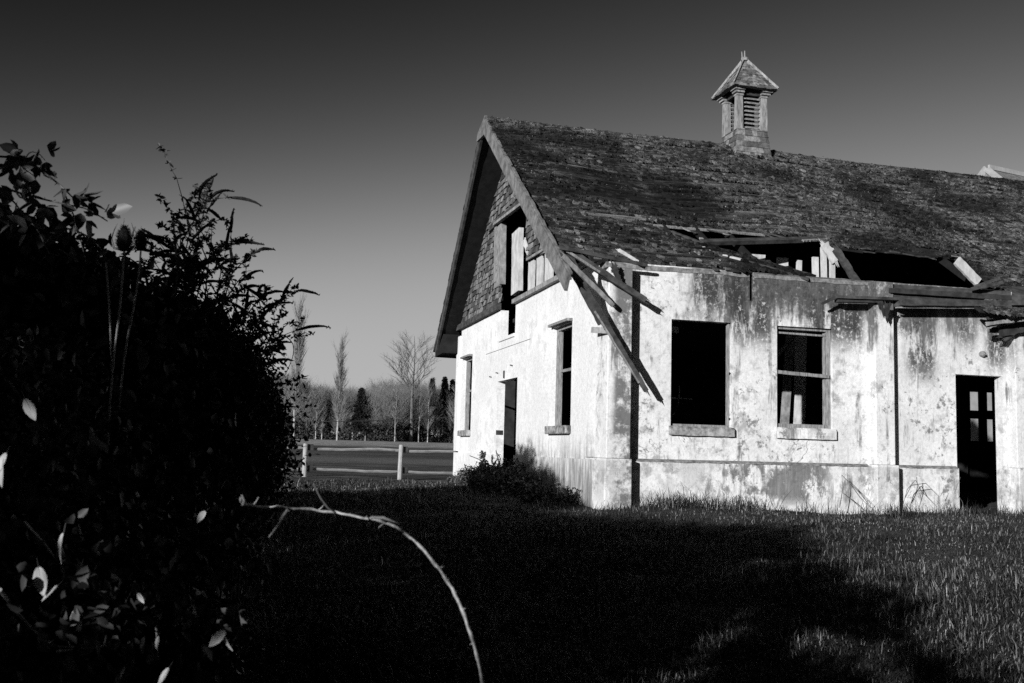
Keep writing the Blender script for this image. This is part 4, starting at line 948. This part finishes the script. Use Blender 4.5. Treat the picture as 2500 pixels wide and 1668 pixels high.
leafmesh('leaves', PP, RNG.uniform(.06, .12, len(PP)), M_leafB, .6, .3, parent=HG)
m = MB()
for y in np.arange(-10, 14, .5): m.tube([(-3.7, y, 0), (-3.65, y+.1, .6), (-3.6, y, 1.1)], [.03, .02, .01], 5)
m.build('stem', M_stem, HG)
# unseen wood added behind the camera to close off the low sky light
for (pts, lb) in ((((-18, -34), (10, -38), (45, -30), (75, -5)), 'unseen wood added behind the photographer to block low sky light'),):
    P = []
    for i in range(len(pts)-1):
        for k in range(14): 
            t_ = k/14; c_ = np.array([pts[i][0]+(pts[i+1][0]-pts[i][0])*t_, pts[i][1]+(pts[i+1][1]-pts[i][1])*t_, 0]); h = random.uniform(17, 25)
            P.append(ball(900, c_+np.array([0, random.uniform(-2, 2), h*.5]), (2.6, 2.6, h*.52), .3))
    P = np.concatenate(P); leafmesh('wood', P[P[:, 2] > 0], RNG.uniform(.8, 1.5, (P[:, 2] > 0).sum()), M_fir, .7, .2, kind='stuff', label=lb, cat='wood')
# ------------------------------------------------------------------ grass
t = NT('grass_blades', .6); rnd = t.n('ShaderNodeNewGeometry').outputs['Random Per Island']
c = t.mix(t.math('POWER', rnd, 6.), .012, .27); c = t.math('MULTIPLY', c, t.ss(t.noise(.9, 5, .7), .35, .65, .55, 1.4)); t.col(c); M_grass = t.m
def blades(P, h, wd, bend=.5):
    n = len(P); a = RNG.random(n)*6.283; d = np.stack([np.cos(a), np.sin(a), np.zeros(n)], 1); s_ = np.stack([-np.sin(a), np.cos(a), np.zeros(n)], 1)
    # blades face every way; width lies across the lean
    th1 = (bend*.55*RNG.random(n)**1.1)[:, None]; th2 = th1+(.2+.9*RNG.random(n))[:, None]*min(bend, 1.6)*.6; h = h[:, None]; wd = wd[:, None]; up = np.array([0, 0, 1.])
    p1 = P+(up*np.cos(th1)+d*np.sin(th1))*h*.5; p2 = p1+(up*np.cos(th2)+d*np.sin(th2))*h*.5
    V = np.stack([P-s_*wd*.5, P+s_*wd*.5, p1-s_*wd*.42, p1+s_*wd*.42, p2], 1).reshape(-1, 3); i = np.arange(n)*5
    return V, np.stack([i, i+1, i+3, i+2], 1), np.stack([i+2, i+3, i+4], 1)
def scatter(n, y0, y1, margin=.6, ulo=-80, uhi=3000, pw_=1.0):
    Y_ = y0*(y1/y0)**(RNG.random(n)**pw_); U = RNG.uniform(ulo, uhi, n); X_ = (U-583)/2500*Y_+0*Y_+.03*Y_*0
    X_ = X_+RNG.normal(size=n)*.1; return np.stack([X_, Y_, gz(X_, Y_)], 1)
def clump(P):
    return .5+.5*np.sin(P[:, 0]*2.3+1.7*np.sin(P[:, 1]*1.9))*np.sin(P[:, 1]*2.7+1.3*np.sin(P[:, 0]*1.4))
Pg = scatter(250000, 2.2, 14.7); Pg = Pg[(Pg[:, 1] < D-.1) | (Pg[:, 0] < XG-.1)]
Pg2 = scatter(60000, 14.4, 24, ulo=560, uhi=1400); Pg2 = Pg2[Pg2[:, 0] < XG-.12]
Pg = np.concatenate([Pg, Pg2]); cl = clump(Pg); hh = (.02+.075*RNG.random(len(Pg))**2.2)*(.45+1.0*cl); ww = .0022+.00055*Pg[:, 1]
V1, Q1, T1 = blades(Pg, hh, ww, 2.3)
# tall dry tufts
TF = []
def tuft(x, y, n, r_, h): TF.append((np.stack([x+RNG.normal(size=n)*r_, y+RNG.normal(size=n)*r_*.7, np.zeros(n)], 1), h*RNG.uniform(.5, 1.1, n)))
for x in np.arange(XP, 13.4, .11):
    f = 1+.7*math.sin(x*2.1)+.4*math.sin(x*5.3)
    tuft(x, PF-.15-random.random()*.3, int(18*max(.5, f)), .09, .18+.13*max(0, f)*random.random())
for k in range(13): tuft(5.9+.14*k, D-.3, 26, .09, .34); tuft(random.uniform(11.2, 11.9), D-.3, 30, .12, .20)
for (u_, v_, n, h) in ((2080, 1395, 130, .2), (2140, 1400, 120, .2), (2200, 1430, 90, .18), (2300, 1420, 90, .18), (1900, 1430, 90, .16), (2050, 1350, 90, .17), (2420, 1380, 90, .16), (2000, 1400, 70, .18), (2250, 1500, 60, .15), (1880, 1360, 70, .14), (2400, 1560, 60, .15), (2450, 1470, 70, .15)):
    r = ray(u_, v_); s_ = -(EYE-.0)/r[2]; tuft(r[0]*s_, r[1]*s_, n, .14, h)
for k in range(26): tuft(random.choice((random.uniform(6.0, 7.6), random.uniform(6.0, 9.5), random.uniform(10.5, 11.6))), D-random.uniform(.12, .4), 5, .05, random.uniform(.35, .55))
for k in range(420):
    y = 3*(14/3)**random.random(); x = (random.uniform(300, 2600)-583)/2500*y; tuft(x, y, random.randint(8, 26), random.uniform(.04, .12), random.uniform(.06, .14))
for k in range(60): y = random.uniform(15, 23.5); tuft(random.uniform(.2, 4.9), y, 16, .06, .2)
Pt = np.concatenate([a for a, b in TF]); ht = np.concatenate([b for a, b in TF]); Pt[:, 2] = gz(Pt[:, 0], Pt[:, 1]); kk = (Pt[:, 1] < D-.06) | (Pt[:, 0] < XG-.1); Pt = Pt[kk]; ht = ht[kk]
V2, Q2, T2 = blades(Pt, ht, .0022+.0004*Pt[:, 1], 1.7)
V = np.concatenate([V1, V2]); Qd = np.concatenate([Q1, Q2+len(V1)]); Tr = np.concatenate([T1, T2+len(V1)])
me = bpy.data.meshes.new('grass'); me.vertices.add(len(V)); me.vertices.foreach_set('co', V.astype(np.float32).ravel())
lp = np.concatenate([Qd.ravel(), Tr.ravel()]).astype(np.int32); me.loops.add(len(lp)); me.loops.foreach_set('vertex_index', lp)
me.polygons.add(len(Qd)+len(Tr)); me.polygons.foreach_set('loop_start', np.concatenate([np.arange(len(Qd))*4, len(Qd)*4+np.arange(len(Tr))*3]).astype(np.int32))
me.polygons.foreach_set('loop_total', np.concatenate([np.full(len(Qd), 4), np.full(len(Tr), 3)]).astype(np.int32)); me.update(calc_edges=True)
link('grass', me, M_grass, kind='stuff', label='rough grass and dry tufts on the ground before the building')
# weeds by the walls
def weed(pts_px, Y, label, r_=.006, lean=0, mat=M_stem, name='dry_weed', grp=None):
    m = MB()
    for pts in pts_px: m.tube([onY(a, b, Y) for a, b in pts], [r_]*(len(pts)-1)+[r_*.4], 5)
    m.build(name, mat, label=label, cat='weed', group=grp)
weed([[(2050, 1240), (2058, 1190), (2055, 1160), (2085, 1190), (2130, 1235)], [(2060, 1205), (2085, 1225), (2100, 1240)], [(2075, 1180), (2100, 1215), (2125, 1240)]], 14.2, 'bent dry weed stalks leaning against the wall left of the slim pilaster')
weed([[(2205, 1230), (2215, 1195), (2235, 1172), (2250, 1200), (2275, 1225)], [(2210, 1215), (2225, 1185), (2260, 1180), (2280, 1200)], [(2238, 1165), (2240, 1190), (2228, 1230)]], 14.2, 'wispy arched weed between the slim pilaster and the doorway')
weed([[(2330, 1205), (2345, 1165)], [(2296, 1212), (2306, 1192)]], 14.25, 'two short straw stalks beside the left foot of the doorway', .004)
# brambles at the foot of the gable
GBR = empty('bramble_bush', label='low brambles heaped against the foot of the gable doorway', cat='bramble')
PP = []
for (Y_, z_, x_, r_) in ((20.6, .2, 4.8, .3), (21.1, .32, 4.95, .18), (21.25, .55, 5.02, .08), (21.3, .74, 5.02, .07), (20.0, .25, 4.8, .3), (19.2, .2, 4.75, .3), (21.8, .15, 4.85, .25), (22.6, .12, 4.9, .2), (23.3, .1, 4.9, .16), (23.9, .08, 4.9, .14), (18.4, .2, 4.75, .28), (17.4, .15, 4.75, .25), (16.4, .12, 4.75, .2), (19.6, .42, 4.95, .14)): PP.append(ball(int(1500*r_*r_/.09), (x_, Y_, z_), (r_*.8, r_, r_), .2)); PP.append(ball(int(260*r_*r_/.09), (x_, Y_, z_), (r_*1.2, r_*1.5, r_*1.5), .5))
PP = np.concatenate(PP); leafmesh('leaves', PP, RNG.uniform(.04, .08, len(PP)), M_leafA, .6, .4, parent=GBR)
wp = []; wm = MB()
for k in range(70):
    y_ = random.uniform(15.6, 20.2); x_ = random.uniform(4.75, 5.2); h_ = random.uniform(.15, .78)**1.2*(1 if y_ > 17.2 else .5); tip = np.array([x_+random.uniform(-.1, .1), y_+random.uniform(-.25, .25), h_])
    wm.tube([(x_, y_, 0), ((x_+tip[0])/2+.02, (y_+tip[1])/2, h_*.6), tip], [.006, .005, .002], 4)
    for q in np.linspace(.25, 1, 8): wp.append(ball(7, (x_+(tip[0]-x_)*q, y_+(tip[1]-y_)*q, h_*q), (.06, .09, .05), .1))
wm.build('stem', M_stem, GBR); leafmesh('leaves', np.concatenate(wp), .055, M_leafD, .5, .2, parent=GBR)
m = MB()
for pts in ([(1212, 1160), (1190, 1135), (1170, 1122), (1147, 1113)], [(1222, 1180), (1218, 1130), (1211, 1100)], [(1225, 1190), (1216, 1150), (1222, 1118)]): m.tube([onX(a, b, XG-.12) for a, b in pts], .01, 5)
m.build('cane', M_stem, GBR)
m = MB(); PPw = []
for (u_, v_) in ((1125, 1150), (1138, 1142), (1142, 1150), (1118, 1180), (1130, 1185)):
    a = onX(u_, v_, XG-.15); m.tube([(a[0], a[1], 0), (a[0], a[1]+.1, a[2]/2), a], .008, 4); PPw.append(ball(26, a, (.08, .2, .12), .1))
wd_ = m.build('dry_weed', M_stem, label='spindly seeding weeds against the far corner of the gable', cat='weed'); leafmesh('leaves', np.concatenate(PPw), .05, M_leafA, .6, .3, parent=wd_)

# ------------------------------------------------------------------ trees
def tree(name, u_, vbase, vtop, Y, label, style, mat, grp=None, seed=1, r0=None, parts=True):
    random.seed(seed); b = onY(u_, vbase, Y); top = onY(u_, vtop, Y); H = top[2]-b[2]; b[2] = float(gz(b[0], b[1]))-.2; H = top[2]-b[2]
    T = empty(name, label=label, cat='tree', group=grp); tr = MB(); cr = MB(); r0 = r0 or H*.016
    def br(p, d, L_, r_, dep):
        n = 4; pts = [p]; q = p.copy(); dd = d.copy()
        for k in range(n):
            dd = dd+np.array([random.uniform(-.13, .13), random.uniform(-.13, .13), random.uniform(-.06, .12) if style != 'spread' else random.uniform(-.08, .10)]); dd /= np.linalg.norm(dd); q = q+dd*L_/n; pts.append(q)
            if dep < 3:
                for _ in range(2 if dep < 2 else 3):
                    a = random.uniform(0, 6.283); sp = .28 if style == 'poplar' else .75
                    e = dd*1.0+np.array([math.cos(a), math.sin(a), random.uniform(-.1, .4)])*sp; e /= np.linalg.norm(e); br(q, e, L_*random.uniform(.35, .62), r_*.5, dep+1)
        cr.tube(pts, [r_*(1-.6*i/n) for i in range(n+1)], 3)
    n = 10; pts = []
    for k in range(n+1): pts.append(b+np.array([math.sin(k*.8+seed)*.012*H*(k/n), 0, H*k/n]))
    tr.tube(pts, [r0*(1-.9*k/n) for k in range(n+1)], 7)
    if style == 'poplar':
        for k in range(54):
            t_ = random.uniform(.16, .93); p_ = b+np.array([0, 0, H*t_]); a = random.uniform(0, 6.283); e = np.array([math.cos(a)*.22, math.sin(a)*.22, 1]); e /= np.linalg.norm(e); br(p_, e, H*.2*(1.15-t_*.7), .045, 2)
            br(p_, e, H*.16, .04, 2)
    elif style == 'spread':
        for k in range(15):
            t_ = .42+.5*k/15; p_ = b+np.array([0, 0, H*t_]); a = random.uniform(0, 6.283); sx = random.choice((-1, 1)); e = np.array([sx*random.uniform(.5, 1), random.uniform(-.4, .4), .75+.5*t_]); e /= np.linalg.norm(e); br(p_, e, H*.30*(1.35-t_), .10*(1.2-t_), 1)
    elif style == 'birch':
        for k in range(16):
            t_ = random.uniform(.25, .95); p_ = b+np.array([0, 0, H*t_]); a = random.uniform(0, 6.283); e = np.array([math.cos(a)*.5, math.sin(a)*.5, 1]); e /= np.linalg.norm(e); br(p_, e, H*.2*(1.1-t_*.5), .05, 2)
    tr.build('trunk', mat, T); cr.build('crown', M_twig if mat is not M_bark else M_twigd, T)
    return T
tree('poplar_tree', 716, 1082, 755, 150, 'tall narrow bare poplar rising just right of the dark shrub', 'poplar', M_birch, 'bare poplars', 3, .18)
tree('poplar_tree', 822, 1090, 838, 150, 'smaller bare poplar with pale forked trunks standing midfield', 'poplar', M_birch, 'bare poplars', 5, .15)
tree('bare_tree', 1003, 1080, 820, 165, 'bare spreading tree with open crown above the far wood', 'spread', M_bark, None, 8, .32)
bl_ = [(892, 960, 1060, 'leaning thin birch beside the dark conifer'), (964, 955, 1068, 'slim birch left of the open crowned bare tree'), (1022, 972, 1066, 'bright stemmed birch right of the open crowned bare tree'), (1044, 960, 1072, 'faint birch midway between the bright birch and the gable'), (1108, 945, 1070, 'birch closest to the building corner'), (785, 1020, 1078, 'short pale birch left of the smaller poplar'), (770, 1000, 1075, 'thin grey birch at the left end of the wood'), (860, 1000, 1068, 'small birch between the smaller poplar and the dark conifer')]
for i, (u_, vt, vb, lb) in enumerate(bl_): tree('birch_tree', u_, vb, vt, 160+i, lb, 'birch', M_birch, 'pale birches along the wood edge', 20+i, .10)
def conifer(u_, vb, vt, Y, wpx, label, seed, grp):
    random.seed(seed); b = onY(u_, vb, Y); H = onY(u_, vt, Y)[2]-b[2]; T = empty('conifer_tree', label=label, cat='tree', group=grp)
    MB().tube([b, b+np.array([0, 0, H])], [.25, .03], 6).build('trunk', M_bark, T); n = 14000; f = 1-RNG.random(n)**.55; W_ = wpx*Y/2500/2
    a = RNG.random(n)*6.283; tier = (f*9) % 1; rr = W_*1.25*(1-f)**.9*(.45+.55*(1-tier))*RNG.random(n)**.5*(.8+.35*np.sin(a*3+f*20))+.03
    P = np.stack([b[0]+np.cos(a)*rr, b[1]+np.sin(a)*rr, b[2]+.12*H+H*.88*f-rr*.25], 1)
    leafmesh('crown', P, RNG.uniform(.25, .55, n), M_fir, .35, .3, axis=np.stack([np.cos(a), np.sin(a), -.3+0*a], 1)*2, parent=T)
conifer(879, 1060, 945, 158, 46, 'bushy dark conifer alone among the pale bare trees', 1, 'dark conifers in the wood'); conifer(1083, 1040, 918, 175, 34, 'tallest pointed fir just left of the building', 2, 'dark conifers in the wood')
conifer(1052, 1040, 922, 178, 24, 'slim fir left of the tallest fir', 3, 'dark conifers in the wood'); conifer(1102, 1040, 925, 176, 24, 'slim fir between the tallest fir and the building corner', 4, 'dark conifers in the wood')
# far wood: one mass of bare trees
random.seed(5); NB = 800; VV = []; n_all = 0
def sticks(P0, P1, r0, r1):
    n = len(P0); d = P1-P0; s_ = np.cross(d, np.array([0, 1., 0])); s_ /= np.linalg.norm(s_, axis=1)[:, None]+1e-9; f_ = np.array([0, 1., 0])
    o = [];
    for k in range(3):
        a = k*2.094; v_ = s_*math.cos(a)+f_*math.sin(a); o.append(P0+v_*r0[:, None]); o.append(P1+v_*r1[:, None])
    V = np.stack(o, 1).reshape(-1, 3); i = np.arange(n)*6
    return V, np.concatenate([np.stack([i+2*k, i+(2*k+2) % 6, i+(2*k+3) % 6, i+2*k+1], 1) for k in range(3)])
Vs = []; Fs = []; off = 0
wx = np.concatenate([RNG.uniform(4, 48, 620), RNG.uniform(100, 165, 180)]); wy = RNG.uniform(172, 225, NB)
for i in range(NB):
    x, y = wx[i], wy[i]; z0 = float(gz(x, y)); H = random.uniform(7, 10.2)*(y/190)*(1+.12*math.sin(x*.25))
    k = 120; t_ = RNG.random(k); a = RNG.random(k)*6.283; base = np.array([x, y, z0])+np.stack([0*t_, 0*t_, H*(.2+.75*t_)], 1)
    e = np.stack([np.cos(a)*.9, np.sin(a)*.9, .45+RNG.random(k)], 1); ln = H*.2*(1.25-t_*.6); tip = base+e*ln[:, None]
    k2 = 260; j = RNG.integers(0, k, k2); b2 = base[j]+(tip[j]-base[j])*RNG.random(k2)[:, None]; e2 = RNG.normal(size=(k2, 3))*.5; e2[:, 2] += .7; t2 = b2+e2*.75
    P0 = np.concatenate([[[x, y, z0]], base, b2]); P1 = np.concatenate([[[x+random.uniform(-.7, .7), y, z0+H]], tip, t2]); r0 = np.concatenate([[random.uniform(.04, .1)], np.full(k, .022), np.full(k2, .012)]); r1 = np.concatenate([[.02], np.full(k, .01), np.full(k2, .006)])
    V, Q = sticks(P0, P1, r0, r1); Vs.append(V); Fs.append(Q+off); off += len(V)
fast('far_wood', np.concatenate(Vs), np.concatenate(Fs), m_flat('wood_twigs', .07, .19, .12, bump=0), kind='stuff', label='grey bare wood beyond the field', cat='wood')
n = 60000; X_ = np.concatenate([RNG.uniform(2, 50, n//2), RNG.uniform(95, 170, n//2)]); Y_ = RNG.uniform(166, 180, n); hb = 2.3+1.2*np.sin(X_*.35)+.8*np.sin(X_*1.1)
P = np.stack([X_, Y_, gz(X_, Y_)+RNG.random(n)*np.clip(hb, .4, 4)], 1); leafmesh('undergrowth', P, RNG.uniform(.25, .6, n), m_leaf('thicket_twigs', .02, .09, .05, .9), .35, .1, kind='stuff', label='dark undergrowth along the foot of the far wood')
# overhead cable
m = MB(); pts = [onY(u_, v_, 60) for u_, v_ in ((560, 1036), (680, 1032), (780, 1030), (880, 1028), (980, 1025), (1110, 1018), (1180, 1013))]; m.tube(pts, .02, 5); m.build('cable', M_dark, smooth=True, label='thin dark cable strung in front of the far wood', cat='cable')
